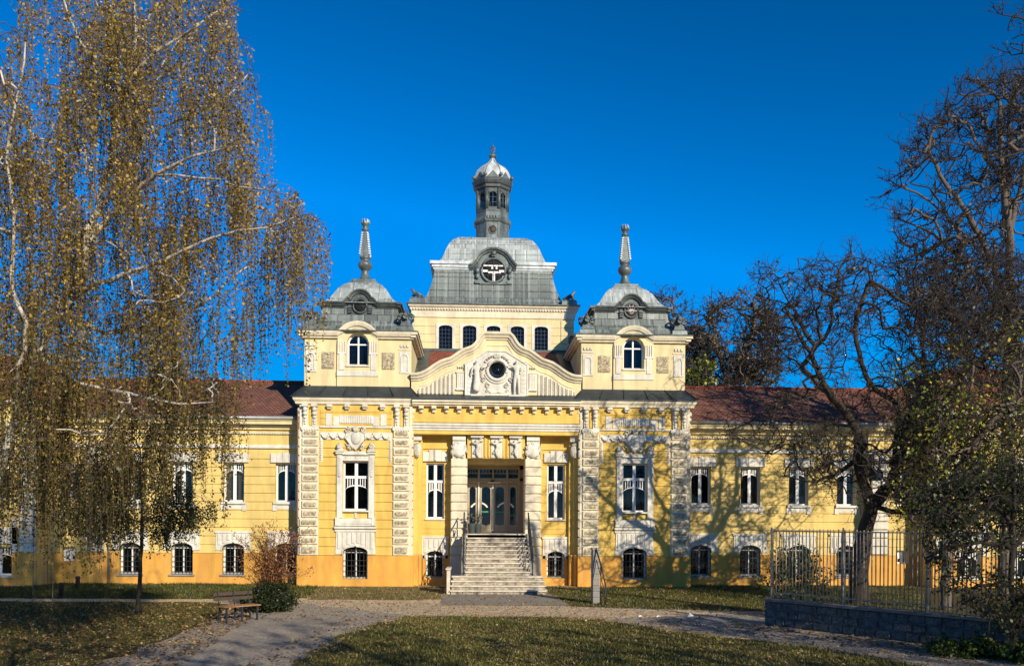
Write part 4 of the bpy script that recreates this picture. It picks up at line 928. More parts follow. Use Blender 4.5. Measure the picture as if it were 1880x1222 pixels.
for k, (x, y) in enumerate(((-1.12, -.12), (-.84, -.05))):
    t = empty('planter', (x, y, 2.421), ['dark round planter with a small plant beside the left handrail, nearer the pier', 'dark round planter with a small plant by the left door post, nearer the door'][k], 'planter', 'planters at the entrance')
    b = MB(); b.loft(0, 0, [(.12, 0), (.15, .04), (.18, .42), (.20, .46), (.17, .46), (.165, .40)], 14, True); b.build('pot', 'pot', t)
    b = MB(); rng = random.Random(k)
    for q in range(14):
        a = rng.uniform(0, 6.28); r_ = rng.uniform(.05, .22); h = rng.uniform(.2, .5); b.tube([(0, 0, .4), (r_*.4*math.cos(a), r_*.4*math.sin(a), .4+h*.7), (r_*math.cos(a), r_*math.sin(a), .4+h)], .018, 4, .008); b.ball((r_*math.cos(a), r_*math.sin(a), .4+h), .05, .05, .04, 5, 4)
    b.build('plant', 'pot', t)
# side ramp wall with a rail, right of the stairs
rw = empty('side_stair_wall', (3.40, -8.6, 0), 'narrow grey stone cheek wall with dark handrail on the grass right of the staircase', 'wall')
b = MB(); b.box(-.11, .11, 0, .5, 0, 1.95); b.box(-.14, .14, -.03, .53, 1.95, 2.02)
for k in range(9): b.bevbox(-.125, .125, -.02, .49, .03+k*.21, .22+k*.21, .015)
b.build('cheek_wall', 'concrete', rw)
b = MB(); b.tube([(-.02, 0, 2.02), (.12, -.5, 1.35), (.2, -.9, .75)], .03, 6); b.tube([(.2, -.9, .75), (.2, -.9, 0)], .025, 6); b.tube([(.1, -.45, 1.4), (.1, -.45, 0)], .02, 6); b.tube([(0, -.02, 1.6), (.2, -.9, .4)], .015, 6); b.build('handrail', 'iron', rw)
# ================================================================== GROUND
def ground_mat(name, c1, c2, c3, sc1, sc2, bump=.6, bs=30., rough=.95):
    m = bpy.data.materials.new(name); m.use_nodes = True; n = m.node_tree; p = n.nodes['Principled BSDF']; p.inputs['Roughness'].default_value = rough; p.inputs['Specular IOR Level'].default_value = .2
    tc = n.nodes.new('ShaderNodeTexCoord')
    a = n.nodes.new('ShaderNodeTexNoise'); a.inputs['Scale'].default_value = sc1; a.inputs['Detail'].default_value = 10; a.inputs['Roughness'].default_value = .7
    b = n.nodes.new('ShaderNodeTexNoise'); b.inputs['Scale'].default_value = sc2; b.inputs['Detail'].default_value = 8; b.inputs['Roughness'].default_value = .75
    for q in (a, b): n.links.new(tc.outputs['Object'], q.inputs['Vector'])
    r1 = n.nodes.new('ShaderNodeValToRGB'); r1.color_ramp.elements[0].position = .35; r1.color_ramp.elements[1].position = .65
    r1.color_ramp.elements[0].color = (*c1, 1); r1.color_ramp.elements[1].color = (*c2, 1); n.links.new(a.outputs[0], r1.inputs[0])
    r2 = n.nodes.new('ShaderNodeValToRGB'); r2.color_ramp.elements[0].position = .45; r2.color_ramp.elements[1].position = .66
    r2.color_ramp.elements[0].color = (0, 0, 0, 1); r2.color_ramp.elements[1].color = (1, 1, 1, 1); n.links.new(b.outputs[0], r2.inputs[0])
    mx = n.nodes.new('ShaderNodeMixRGB'); n.links.new(r2.outputs[0], mx.inputs[0]); n.links.new(r1.outputs[0], mx.inputs[1]); mx.inputs[2].default_value = (*c3, 1)
    n.links.new(mx.outputs[0], p.inputs['Base Color'])
    v = n.nodes.new('ShaderNodeTexNoise'); v.inputs['Scale'].default_value = bs; v.inputs['Detail'].default_value = 6; n.links.new(tc.outputs['Object'], v.inputs['Vector'])
    bp = n.nodes.new('ShaderNodeBump'); bp.inputs['Strength'].default_value = bump; bp.inputs['Distance'].default_value = .05
    n.links.new(v.outputs[0], bp.inputs['Height']); n.links.new(bp.outputs[0], p.inputs['Normal']); MATS[name] = m
ground_mat('dirt', (.62, .44, .25), (.74, .55, .33), (.42, .29, .16), .8, 2.6, .9, 14)
ground_mat('gravel', (.38, .31, .24), (.52, .43, .33), (.20, .16, .12), 1.2, 9, 1.0, 22)
ground_mat('turf', (.05, .05, .014), (.09, .075, .022), (.12, .075, .035), .7, 4, 1.0, 16)
ground_mat('brown_turf', (.20, .14, .075), (.27, .18, .10), (.10, .095, .035), .6, 5, 1.0, 16)
ground_mat('slab', (.24, .21, .17), (.33, .29, .23), (.19, .16, .13), 1.5, 5, .3, 30)
gnd = MB(); gnd.add([(-400,-150,0),(400,-150,0),(400,600,0),(-400,600,0)], [(0,1,2,3)])
tag(gnd.build('ground', 'dirt', fix=False), kind='structure')
def area(name, pts, z, m, jitter=.12, seed=0, sub=.5):
    """irregular-edged flat patch of ground"""
    rng = random.Random(seed); P = []
    n = len(pts)
    for i in range(n):
        a, b = Vector(pts[i]), Vector(pts[(i+1) % n]); k = min(60, max(1, int((b-a).length/sub)))
        d = (b-a).normalized(); nn = Vector((-d.y, d.x))
        for j in range(k):
            p = a+(b-a)*j/k+(nn*rng.uniform(-jitter, jitter) if j else Vector((0, 0))); P.append((p.x, p.y, z))
    mb = MB(); mb.add(P, [tuple(range(len(P)))]); me = mb.mesh(name, m)
    bm = bmesh.new(); bm.from_mesh(me); bmesh.ops.triangulate(bm, faces=bm.faces); bmesh.ops.recalc_face_normals(bm, faces=bm.faces)
    for f in bm.faces:
        if f.normal.z < 0: f.normal_flip()
    bm.to_mesh(me); bm.free()
    o = bpy.data.objects.new(name, me); COL.objects.link(o); return tag(o, kind='structure')
LAWN_C = [(-3.2,-12.9),(1.1,-13.05),(2.7,-13.9),(5.0,-17.6),(7.0,-19.7),(7.9,-21.8),(9.4,-26),(9,-40),(-6,-40),(-5.2,-26),(-4.7,-22.1),(-4.5,-17.7),(-3.8,-14.6)]
LAWN_L = [(-40,-7.7),(-10.4,-8.2),(-9.2,-10),(-8.8,-14.5),(-8.6,-18.5),(-8.7,-22),(-9.5,-30),(-9,-40),(-40,-40)]
LAWN_B = [(-40,-1),(-20.6,-.9),(-20.3,.9),(-9.3,.95),(-9.2,-.3),(-8.0,-.4),(-7.4,-6.3),(-9,-6.9),(-20,-6.7),(-40,-6.7)]
LAWN_BC = [(-8.0,-.35),(-2.3,-.35),(-2.2,-4),(-2.0,-6.6),(-3.5,-7.2),(-7.3,-6.9)]
LAWN_R = [(2.1,-.4),(8.9,-.35),(9.1,.9),(20,.9),(30,-.6),(40,-14),(12,-14.6),(8.7,-11.2),(5.5,-10.6),(2.4,-9.6),(2.1,-5.5)]
PATH = [(-8.4,-9.9),(-7.2,-8.6),(-3.0,-12.7),(-3.8,-14.6),(-4.5,-17.7),(-4.7,-22.1),(-5.2,-26),(-6,-40),(-9,-40),(-9.5,-30),(-8.7,-22),(-8.6,-18.5),(-8.7,-14.5),(-8.9,-11)]
area('lawn', LAWN_C, .008, 'turf', .26, 1); area('lawn', LAWN_L, .008, 'turf', .22, 2); area('lawn', LAWN_B, .008, 'turf', .1, 3)
area('lawn', LAWN_R, .008, 'turf', .2, 4); area('lawn', LAWN_BC, .008, 'brown_turf', .15, 5); area('gravel_path', PATH, .004, 'gravel', .05, 6)
area('pavement', [(-2.2,-9.1),(2.4,-9.3),(2.1,-4.6),(-2.3,-4.6)], .012, 'slab', .03, 7)
area('gravel_path', [(2.9,-13.6),(8.7,-11.4),(7.6,-15.0),(9.7,-18.9),(11.4,-22),(14,-32),(10.5,-32),(9.6,-26),(8.1,-21.8),(7.2,-19.6),(5.2,-17.4)], .004, 'gravel', .12, 8)

def leaf_mat(name, stops, trans=.35, rough=.6):
    m = bpy.data.materials.new(name); m.use_nodes = True; n = m.node_tree; n.nodes.clear()
    at = n.nodes.new('ShaderNodeAttribute'); at.attribute_name = 'tone'; r = n.nodes.new('ShaderNodeValToRGB'); r.color_ramp.interpolation = 'LINEAR'
    el = r.color_ramp.elements; el[0].position = stops[0][0]; el[0].color = (*stops[0][1], 1); el[1].position = stops[-1][0]; el[1].color = (*stops[-1][1], 1)
    for p_, c_ in stops[1:-1]: e_ = el.new(p_); e_.color = (*c_, 1)
    n.links.new(at.outputs['Fac'], r.inputs[0])
    d = n.nodes.new('ShaderNodeBsdfDiffuse'); t = n.nodes.new('ShaderNodeBsdfTranslucent'); g = n.nodes.new('ShaderNodeBsdfGlossy'); g.inputs['Roughness'].default_value = .45; g.inputs[0].default_value = (.5, .5, .5, 1)
    n.links.new(r.outputs[0], d.inputs[0]); n.links.new(r.outputs[0], t.inputs[0])
    a = n.nodes.new('ShaderNodeMixShader'); a.inputs[0].default_value = trans; n.links.new(d.outputs[0], a.inputs[1]); n.links.new(t.outputs[0], a.inputs[2])
    b = n.nodes.new('ShaderNodeMixShader'); b.inputs[0].default_value = .05; n.links.new(a.outputs[0], b.inputs[1]); n.links.new(g.outputs[0], b.inputs[2])
    o = n.nodes.new('ShaderNodeOutputMaterial'); n.links.new(b.outputs[0], o.inputs[0]); MATS[name] = m
leaf_mat('birch_leaf', [(0, (.06, .06, .015)), (.3, (.15, .13, .025)), (.6, (.36, .23, .035)), (.85, (.58, .38, .07)), (1, (.70, .50, .16))])
leaf_mat('green_leaf', [(0, (.025, .05, .01)), (.5, (.10, .15, .02)), (.75, (.30, .34, .04)), (1, (.68, .58, .07))])
leaf_mat('dark_leaf', [(0, (.010, .018, .006)), (.6, (.035, .05, .012)), (1, (.12, .13, .03))])
leaf_mat('brown_leaf', [(0, (.07, .05, .02)), (.5, (.17, .12, .04)), (.85, (.35, .22, .07)), (1, (.5, .3, .1))])
leaf_mat('litter_leaf', [(0, (.10, .05, .02)), (.4, (.24, .13, .05)), (.8, (.42, .25, .09)), (1, (.62, .46, .22))], .1)
leaf_mat('red_leaf', [(0, (.14, .04, .02)), (.5, (.36, .13, .04)), (1, (.66, .34, .12))])
leaf_mat('grass_blade', [(0, (.03, .045, .008)), (.5, (.10, .105, .018)), (.8, (.24, .20, .05)), (1, (.42, .32, .12))], .25)
mat('birch_bark', (.66, .60, .50), .8, .3, 4, .4, 20, col2=(.16, .13, .10))
mat('bark', (.06, .043, .031), .95, .4, 7, 1.0, 14, col2=(.03, .022, .016))
mat('bark_light', (.15, .115, .085), .95, .4, 7, 1.0, 14, col2=(.08, .06, .045))
mat('twig', (.036, .027, .021), .9, .3, 5)
mat('birch_twig', (.12, .075, .045), .9, .3, 5)

def inpoly(P, poly):
    x, y = P[:, 0], P[:, 1]; c = np.zeros(len(P), bool); n = len(poly)
    for i in range(n):
        x1, y1 = poly[i]; x2, y2 = poly[(i+1) % n]
        if y1 == y2: continue
        c ^= ((y1 > y) != (y2 > y)) & (x < (x2-x1)*(y-y1)/(y2-y1)+x1)
    return c
rg = np.random.default_rng(11)
def scatter_flat(poly, n):
    p = np.array(poly); lo, hi = p.min(0), p.max(0); q = rg.uniform(lo, hi, (int(n*2.5)+50, 2)); q = q[inpoly(q, poly)]; return q[:n]
def leaves(P, size, rng, flat=0., asp=.72):
    """one folded rhombus per leaf"""
    n = len(P); s = size*rng.uniform(.65, 1.3, n)[:, None]
    d = rng.normal(size=(n, 3)); d[:, 2] = d[:, 2]*(1-flat)-(.5 if flat == 0 else 0); d /= np.linalg.norm(d, axis=1)[:, None]
    r_ = rng.normal(size=(n, 3)); r_[:, 2] *= (1-flat); u = np.cross(d, r_); u /= np.linalg.norm(u, axis=1)[:, None]+1e-9
    if flat > 0: u = np.cross(d, np.tile([0, 0, 1.], (n, 1))+rng.normal(size=(n, 3))*.25); u /= np.linalg.norm(u, axis=1)[:, None]+1e-9
    nn = np.cross(d, u)
    V = np.stack([P, P+d*s*.45+u*s*asp*.5+nn*s*.08, P+d*s, P+d*s*.45-u*s*asp*.5+nn*s*.08], 1).reshape(-1, 3)
    F = np.arange(4*n).reshape(n, 4); return V, F
def tone(n, rng, bias=0., clump=None): 
    t = rng.beta(.9, 1.1, n)+bias
    if clump is not None: t = t*.7+clump*.3
    return np.repeat(np.clip(t, 0, 1), 4)
# grass blades
def grass(poly, n, h, name, label, bias=0.):
    q = scatter_flat(poly, n); n = len(q); q = q+rg.normal(size=(n, 2))*np.where(rg.uniform(size=(n, 1)) < .35, .22, .03); k = np.sin(q[:, 0]*1.3+np.sin(q[:, 1]*.9)*2)*np.cos(q[:, 1]*1.1)
    P = np.c_[q, np.full(n, .006)]; hh = h*rg.uniform(.5, 1.4, n)*(1+.35*k); a = rg.uniform(0, 6.28, n); w_ = rg.uniform(.008, .02, n)
    dx = np.c_[np.cos(a)*w_, np.sin(a)*w_, np.zeros(n)]; lean = np.c_[rg.normal(size=(n, 2))*.45*hh[:, None], hh]
    V = np.stack([P-dx, P+dx, P+lean], 1).reshape(-1, 3); t = np.repeat(np.clip(rg.beta(2, 2.4, n)+bias-.12*k, 0, 1), 3)
    o = npmesh(name, V, np.arange(3*n).reshape(n, 3), 'grass_blade', attr=t); return tag(o, label, 'grass', kind='stuff')
grass([p for p in LAWN_C if p[1] > -30]+[(-5.2,-26)], 60000, .055, 'grass', 'short dry autumn grass on the central lawn in front of the steps', .14)
grass([(-22,-7.9),(-10.4,-8.3),(-9.2,-10.2),(-8.9,-14.5),(-8.7,-18.5),(-8.8,-23),(-16,-23),(-22,-14)], 26000, .06, 'grass', 'dark leaf-strewn grass on the left lawn round the young tree')
grass([(-26,-1),(-20.6,-1),(-20.3,1.0),(-9.3,1.05),(-9.2,-.25),(-8.0,-.4),(-7.4,-6.3),(-9,-6.9),(-20,-6.7),(-26,-6.7)], 36000, .085, 'grass', 'green grass strip along the left wing wall', -.12)
grass(LAWN_R[:4]+[(17,-6),(12,-14.2)]+LAWN_R[7:], 30000, .07, 'grass', 'patchy grass right of the staircase below the tower')
grass(LAWN_BC, 4000, .06, 'grass', 'sparse brown grass between the path and the left tower', .2)
def litter(poly, n, size, label):
    q = scatter_flat(poly, n); P = np.c_[q, rg.uniform(.015, .05, len(q))]; V, F = leaves(P, size, rg, .75, .85); V[:, 2] = np.maximum(V[:, 2], .012)
    return tag(npmesh('fallen_leaves', V, F, 'litter_leaf', attr=tone(len(q), rg)), label, 'leaves', kind='stuff')
litter([(-22,-7.9),(-9,-9),(-7.6,-14),(-6.9,-23),(-16,-23),(-22,-14)], 15000, .085, 'brown fallen leaves lying over the left lawn')
litter([(-5,-13),(4,-13),(8,-18),(10.5,-24),(-6,-24)], 4200, .085, 'fallen leaves scattered over the central lawn')
litter([(-9,-2),(9,-2),(9,-13.5),(-9,-14.5)], 3000, .08, 'fallen leaves on the dirt yard before the building')
litter([(6.6,-13.9),(7.3,-15.5),(11.2,-21.5),(10.3,-22.5),(6.3,-15.8)], 900, .10, 'fallen leaves gathered along the foot of the stone wall')
litter([(-26,-1),(-9,1),(-8,-7),(-26,-6.7)], 700, .08, 'few fallen leaves on the grass by the left wing')
# pebbles on the gravel
q = np.r_[scatter_flat(PATH, 5000), scatter_flat([(3,-13.4),(8.6,-11.4),(7.6,-15.0),(11.4,-22),(9.6,-26),(5.2,-17.4)], 4000), scatter_flat([(-8,-7),(8,-11),(3,-13.5),(-6,-12.5)], 4000)]
n = len(q); s_ = rg.uniform(.008, .03, n); P = np.c_[q, np.full(n, .008)]
off = np.array([(1,0,0),(0,1,0),(-1,0,0),(0,-1,0),(0,0,.7)]); V = (P[:, None, :]+off[None]*s_[:, None, None]).reshape(-1, 3)
F = (np.arange(n)[:, None, None]*5+np.array([(0,1,4),(1,2,4),(2,3,4),(3,0,4)])[None]).reshape(-1, 3)
tag(npmesh('pebbles', V, F, 'concrete'), 'loose pebbles on the gravel paths', 'pebbles', kind='stuff')

# ================================================================== TREES
class Tree:
    def __init__(s, seed): s.P = []; s.par = []; s.fl = []; s.rng = np.random.default_rng(seed); s.fs = 1.
    def line(s, pts, r0, r1, seg=.35, wob=.04, start=None):
        """skeleton polyline; pts world coords. joins nearest existing node unless it is the first"""
        pts = [np.array(p, float) for p in pts]; par = -1
        if s.P:
            A = np.array(s.P); par = int(np.argmin(((A-pts[0])**2).sum(1))); pts[0] = A[par].copy()
        # catmull-rom resample
        Q = [pts[0]]; n = len(pts)
        for i in range(n-1):
            p0 = pts[max(i-1, 0)]; p1 = pts[i]; p2 = pts[i+1]; p3 = pts[min(i+2, n-1)]; k = max(1, int(np.linalg.norm(p2-p1)/seg))
            for j in range(1, k+1):
                t = j/k; Q.append(.5*((2*p1)+(-p0+p2)*t+(2*p0-5*p1+4*p2-p3)*t*t+(-p0+3*p1-3*p2+p3)*t**3)+(s.rng.normal(size=3)*wob if j < k else 0))
        m = len(Q)
        for i, q in enumerate(Q):
            if i == 0 and par >= 0: cur = par; continue
            s.P.append(q); s.par.append(cur if i > 0 else -1); s.fl.append((r0+(r1-r0)*i/(m-1))*s.fs); cur = len(s.P)-1
    def grow(s, A, seg=.3, wob=.05, arch=0., cont=.35, droop=0.):
        A = np.asarray(A); P = np.array(s.P)
        d0 = np.array([((P-a)**2).sum(1).min() for a in A]); order = np.argsort(d0)
        cap = len(P)+len(A)*14; B = np.zeros((cap, 3)); B[:len(P)] = P; n = len(P)
        for ai in order:
            a = A[ai]; D = ((B[:n]-a)**2).sum(1); i = int(np.argmin(D)); d = math.sqrt(D[i])
            if d < .06: continue
            p = B[i]; pp = s.par[i]; dirp = (p-B[pp]) if pp >= 0 else np.array([0, 0, 1.]); dirp = dirp/(np.linalg.norm(dirp)+1e-9)
            c = p+(a-p)*.45+dirp*d*cont*.6+np.array([0, 0, arch*d])+s.rng.normal(size=3)*d*.08
            k = min(12, max(2, int(d/seg))); cur = i
            for j in range(1, k+1):
                t = j/k; q = (1-t)**2*p+2*t*(1-t)*c+t*t*a+(s.rng.normal(size=3)*wob if j < k else 0)
                B[n] = q; s.par.append(cur); s.fl.append(0); cur = n; n += 1
        s.P = [B[i] for i in range(n)]
    def tips(s):
        m = np.ones(len(s.P), bool); p = np.array(s.par); m[p[p >= 0]] = False; return np.nonzero(m)[0]
    def sprout(s, idx, num, L, k=3, up=0., spread=1., wob=.15, keepdir=.5):
        """short zig-zag twigs at the given nodes; vectorised"""
        P = np.array(s.P); par = np.array(s.par); idx = np.repeat(idx, num); n = len(idx); rng = s.rng
        d = P[idx]-P[np.maximum(par[idx], 0)]; d /= np.linalg.norm(d, axis=1)[:, None]+1e-9
        v = d*keepdir+rng.normal(size=(n, 3))*spread*.5+np.array([0, 0, up]); v /= np.linalg.norm(v, axis=1)[:, None]+1e-9
        l = L*rng.uniform(.5, 1.3, n)[:, None]/k; cur = idx.copy(); pos = P[idx]; newP = []; newpar = []; base = len(P)
        for j in range(k):
            v = v+rng.normal(size=(n, 3))*wob+np.array([0, 0, up*.3]); v /= np.linalg.norm(v, axis=1)[:, None]; pos = pos+v*l; newP.append(pos); newpar.append(cur); cur = base+np.arange(n); base += n
        s.P = list(np.vstack([P]+newP)); s.par = list(np.concatenate([par]+newpar)); s.fl += [0]*(n*k)
        return np.arange(len(s.P)-n*k, len(s.P))
    def hang(s, idx, num, Lmin, Lmax, seg=.16, sway=.02, side=.10):
        """pendulous strands"""
        P = np.array(s.P); idx = np.repeat(idx, num); n = len(idx); rng = s.rng; L = rng.uniform(Lmin, Lmax, n); K = int(Lmax/seg)
        v = np.c_[rng.normal(size=(n, 2))*.7, rng.uniform(-.3, .5, n)]; pos = P[idx].copy(); cur = idx.copy(); alive = np.ones(n, bool); out = []
        Pl = [P]; pl = [np.array(s.par)]; base = len(P)
        for j in range(K):
            alive = alive & (L > j*seg); m = np.nonzero(alive)[0]
            if len(m) == 0: break
            v = v*.62+np.array([0, 0, -.38])+rng.normal(size=(n, 3))*sway; vn = v/np.linalg.norm(v, axis=1)[:, None]; pos = pos+vn*seg
            ok = pos[:, 2] > .25; alive &= ok; m = np.nonzero(alive)[0]
            Pl.append(pos[m]); pl.append(cur[m]); cur[m] = base+np.arange(len(m)); out.append(cur[m].copy()); base += len(m)
        s.fl += [0]*(base-len(P)); s.P = list(np.vstack(Pl)); s.par = list(np.concatenate(pl)); return np.concatenate(out)
    def radii(s, tip=.004, ex=2.3, rmax=9.):
        n = len(s.P); par = np.array(s.par); acc = np.zeros(n); r = np.zeros(n); ch = np.zeros(n, int)
        for i in range(n-1, -1, -1):
            if acc[i] == 0: acc[i] = tip**ex
            r[i] = acc[i]**(1/ex)
            if par[i] >= 0: acc[par[i]] += acc[i]
        r = np.minimum(np.maximum(r, np.array(s.fl)), rmax); return r
    def build(s, r, name, thick, m_thick, m_thin, root, thin_name='twigs', rough=0.):
        P = np.array(s.P); par = np.array(s.par); n = len(P); has = par >= 0
        d = np.zeros((n, 3)); d[has] = P[has]-P[par[has]]; ln = np.linalg.norm(d, axis=1); d[ln > 0] /= ln[ln > 0][:, None]
        main = np.full(n, -1); best = np.zeros(n)
        for i in range(n):
            p = par[i]
            if p >= 0 and r[i] > best[p]: best[p] = r[i]; main[p] = i
        nd = d.copy(); hm = main >= 0; nd[hm] += d[main[hm]]; nd /= np.linalg.norm(nd, axis=1)[:, None]+1e-9
        def tubes(E, k, nm, m):
            if len(E) == 0: return
            p = par[E]; ismain = main[p] == E; ds = np.where(ismain[:, None], nd[p], d[E]); de = nd[E]
            rs = np.where(ismain, r[p], np.minimum(r[p], r[E]*1.35)); re = r[E]
            def ring(C, D, rr, ids):
                ref = np.where(np.abs(D[:, 2:3]) < .9, np.array([[0, 0, 1.]]), np.array([[1., 0, 0]]))
                # use a fixed ref for consistency along vertical trunks
                ref = np.tile(np.array([[.31, .95, .05]]), (len(D), 1)); u = np.cross(D, ref); u /= np.linalg.norm(u, axis=1)[:, None]+1e-9; w_ = np.cross(D, u)
                a = np.arange(k)*2*np.pi/k; rad = rr[:, None, None]
                if rough > 0 and k > 4:
                    nz = 1+rough*np.sin(a[None, :]*3+ids[:, None]*.35)+rough*.6*np.sin(a[None, :]*5+ids[:, None]*1.1); rad = rad*nz[:, :, None]
                return C[:, None, :]+(u[:, None, :]*np.cos(a)[None, :, None]+w_[:, None, :]*np.sin(a)[None, :, None])*rad
            V = np.concatenate([ring(P[p], ds, rs, p.astype(float)), ring(P[E], de, re, E.astype(float))], 1).reshape(-1, 3); b = np.arange(len(E))[:, None, None]*2*k
            i = np.arange(k); F = (b+np.stack([i, (i+1) % k, (i+1) % k+k, i+k], 1)[None]).reshape(-1, 4)
            npmesh(nm, V, F, m, root, smooth=True)
        E = np.nonzero(has)[0]; T = E[r[E] >= thick]; tubes(T, 9, name, m_thick); tubes(E[r[E] < thick], 3, thin_name, m_thin)
def tree_leaves(t, idx, per, size, rng, mname, root, bias=0., spread=.05, name='foliage', drop=0., green=None):
    P = np.array(t.P)[idx]; P = np.repeat(P, per, axis=0); P = P+rng.normal(size=P.shape)*spread
    if drop: P = P[rng.uniform(size=len(P)) > drop]
    c = .5+.5*np.sin(P[:, 0]*1.7+1)*np.cos(P[:, 1]*1.3)*np.sin(P[:, 2]*1.5)
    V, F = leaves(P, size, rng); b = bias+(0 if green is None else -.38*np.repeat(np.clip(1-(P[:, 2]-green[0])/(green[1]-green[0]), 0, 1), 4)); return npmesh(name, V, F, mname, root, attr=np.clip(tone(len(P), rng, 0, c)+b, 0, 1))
def blob_points(c, rad, n, rng, shell=.4):
    d = rng.normal(size=(n, 3)); d /= np.linalg.norm(d, axis=1)[:, None]; r = rng.uniform(shell, 1, n)**.6; return np.array(c)+d*r[:, None]*np.array(rad)
# photograph-measured directions: a point at a given distance along the line of sight
TH = R(2.65)
def pt(x, y, dep):
    u, v = (x-940)/1600, (960-y)/1600; return (-1.12+dep*(math.sin(TH)+u*math.cos(TH)), -40+dep*(math.cos(TH)-u*math.sin(TH)), 2.9+dep*v)
def pts(L, dep): return [pt(x, y, dep+(q[0] if q else 0)) for x, y, *q in L]
# ---------------- the big weeping birch at the left
def big_birch():
    root = empty('birch_tree', pt(-75, 1215, 18), 'tall weeping birch with pale bark and golden olive leaves filling the left side', 'tree')
    t = Tree(4); D = 18; t.fs = .8
    t.line(pts([(-75,1220),(-40,1000,.3),(20,800,.2),(70,660,0),(98,584,0),(123,538,0),(152,498,0),(156,449,0),(180,360,.4),(200,300,.5),(205,254,.5),(196,155,.6),(203,60,.8),(205,-40,1)], D), .17, .04)
    t.line(pts([(156,449),(177,427),(200,400),(245,356,-.4),(280,325,-.7),(330,300,-1),(390,280,-1.2),(440,270,-1.3)], D), .085, .02)
    t.line(pts([(205,254),(223,164,-.3),(250,130,-.5),(282,98,-.7),(330,70,-.8),(385,30,-1),(415,12,-1),(440,22,-1.1)], D), .06, .012)
    t.line(pts([(223,164),(240,110,.2),(245,60,.3),(241,0,.4),(238,-60,.5)], D), .05, .02)
    t.line(pts([(196,155),(165,110,-.3),(143,82,-.5),(120,30,-.6),(104,-20,-.7)], D), .045, .02)
    t.line(pts([(180,360),(245,303,.5),(258,233,.8),(295,119,1.1),(330,70,1.3)], D), .05, .015)
    t.line(pts([(258,250),(275,245,.9),(303,233,1),(350,215,1.1),(400,190,1.1),(450,140,1.2),(470,140,1.2)], D), .04, .012)
    t.line(pts([(123,538),(200,520,-.6),(290,485,-1),(336,462,-1.2),(385,440,-1.3),(434,426,-1.3),(490,420,-1.4),(540,400,-1.4),(565,395,-1.4)], D), .075, .012)
    t.line(pts([(98,584),(160,600,.5),(230,610,1),(300,590,1.3),(370,560,1.5),(440,500,1.7),(500,470,1.8),(550,440,1.8)], D), .06, .012)
    t.line(pts([(70,660),(130,700,-.8),(200,720,-1.2),(270,735,-1.5),(330,745,-1.6),(389,741,-1.7),(420,768,-1.8)], D), .055, .012)
    t.line(pts([(20,800),(47,596,-.9),(32,567,-1),(20,537,-1),(22,469,-1.1),(22,400,-1.2),(8,300,-1.2),(30,170,-1.3),(42,80,-1.3)], D), .07, .02)
    t.line(pts([(22,469),(-20,420,-1),(-60,380,-.8)], D), .04, .02)
    t.line(pts([(300,300),(360,330,-1),(430,345,-1.1),(480,350,-1.2),(520,360,-1.2)], D), .03, .01)
    t.line(pts([(-40,950),(-60,800,-.5),(-100,600,-.5)], D), .06, .02)
    poly = [(40,-60),(400,-60),(425,30),(455,130),(475,200),(465,300),(530,345),(585,385),(590,440),(575,520),(540,540),(480,560),(440,600),(420,700),(435,740),(360,780),(300,800),(200,870),(150,960),(60,985),(-60,1000),(-60,60),(30,30)]
    rng = t.rng; q = rng.uniform((-60,-60), (600,900), (10000, 2)); q = q[inpoly(q, poly)]
    # lower density in the open holes seen against the sky
    hol = [(20,20,60,50),(345,110,25,60),(420,430,25,50),(200,520,60,40),(440,80,60,70),(460,250,50,50),(410,600,60,60),(520,540,70,60),(180,600,25,20),(15,80,50,80),(70,60,40,50),(330,250,30,20)]
    w_ = np.ones(len(q))
    for x, y, a, b in hol: w_ *= 1-.85*np.exp(-((q[:, 0]-x)/a)**2-((q[:, 1]-y)/b)**2)
    cl = np.sin(q[:, 0]/31+1.5*np.sin(q[:, 1]/47))*np.sin(q[:, 1]/38+1.2*np.cos(q[:, 0]/29))+.6*np.sin(q[:, 0]/13+q[:, 1]/19)*np.cos(q[:, 1]/11-q[:, 0]/23)
    w_ *= np.clip(.45+.85*cl, .05, 1)*np.where(q[:, 0] > 330, .9, 1)
    q = q[rng.uniform(size=len(q)) < w_]
    A = np.array([pt(x, y, D+.6+rng.normal()*1.4) for x, y in q]); print('birch attractors', len(A))
    t.grow(A, .22, .02, .12, .3)
    tp = t.tips(); h = t.hang(tp, 5, .3, 2.1, .13, .03)
    P = np.array(t.P); extra = np.nonzero(rng.uniform(size=len(P)) < .0)[0]
    r = t.radii(.0034, 2.7, .15); t.build(r, 'trunk', .012, 'birch_bark', 'birch_twig', root, rough=.04)
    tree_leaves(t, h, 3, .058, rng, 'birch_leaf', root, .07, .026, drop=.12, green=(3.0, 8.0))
    for o in root.children: o.location = -root.location
big_birch()
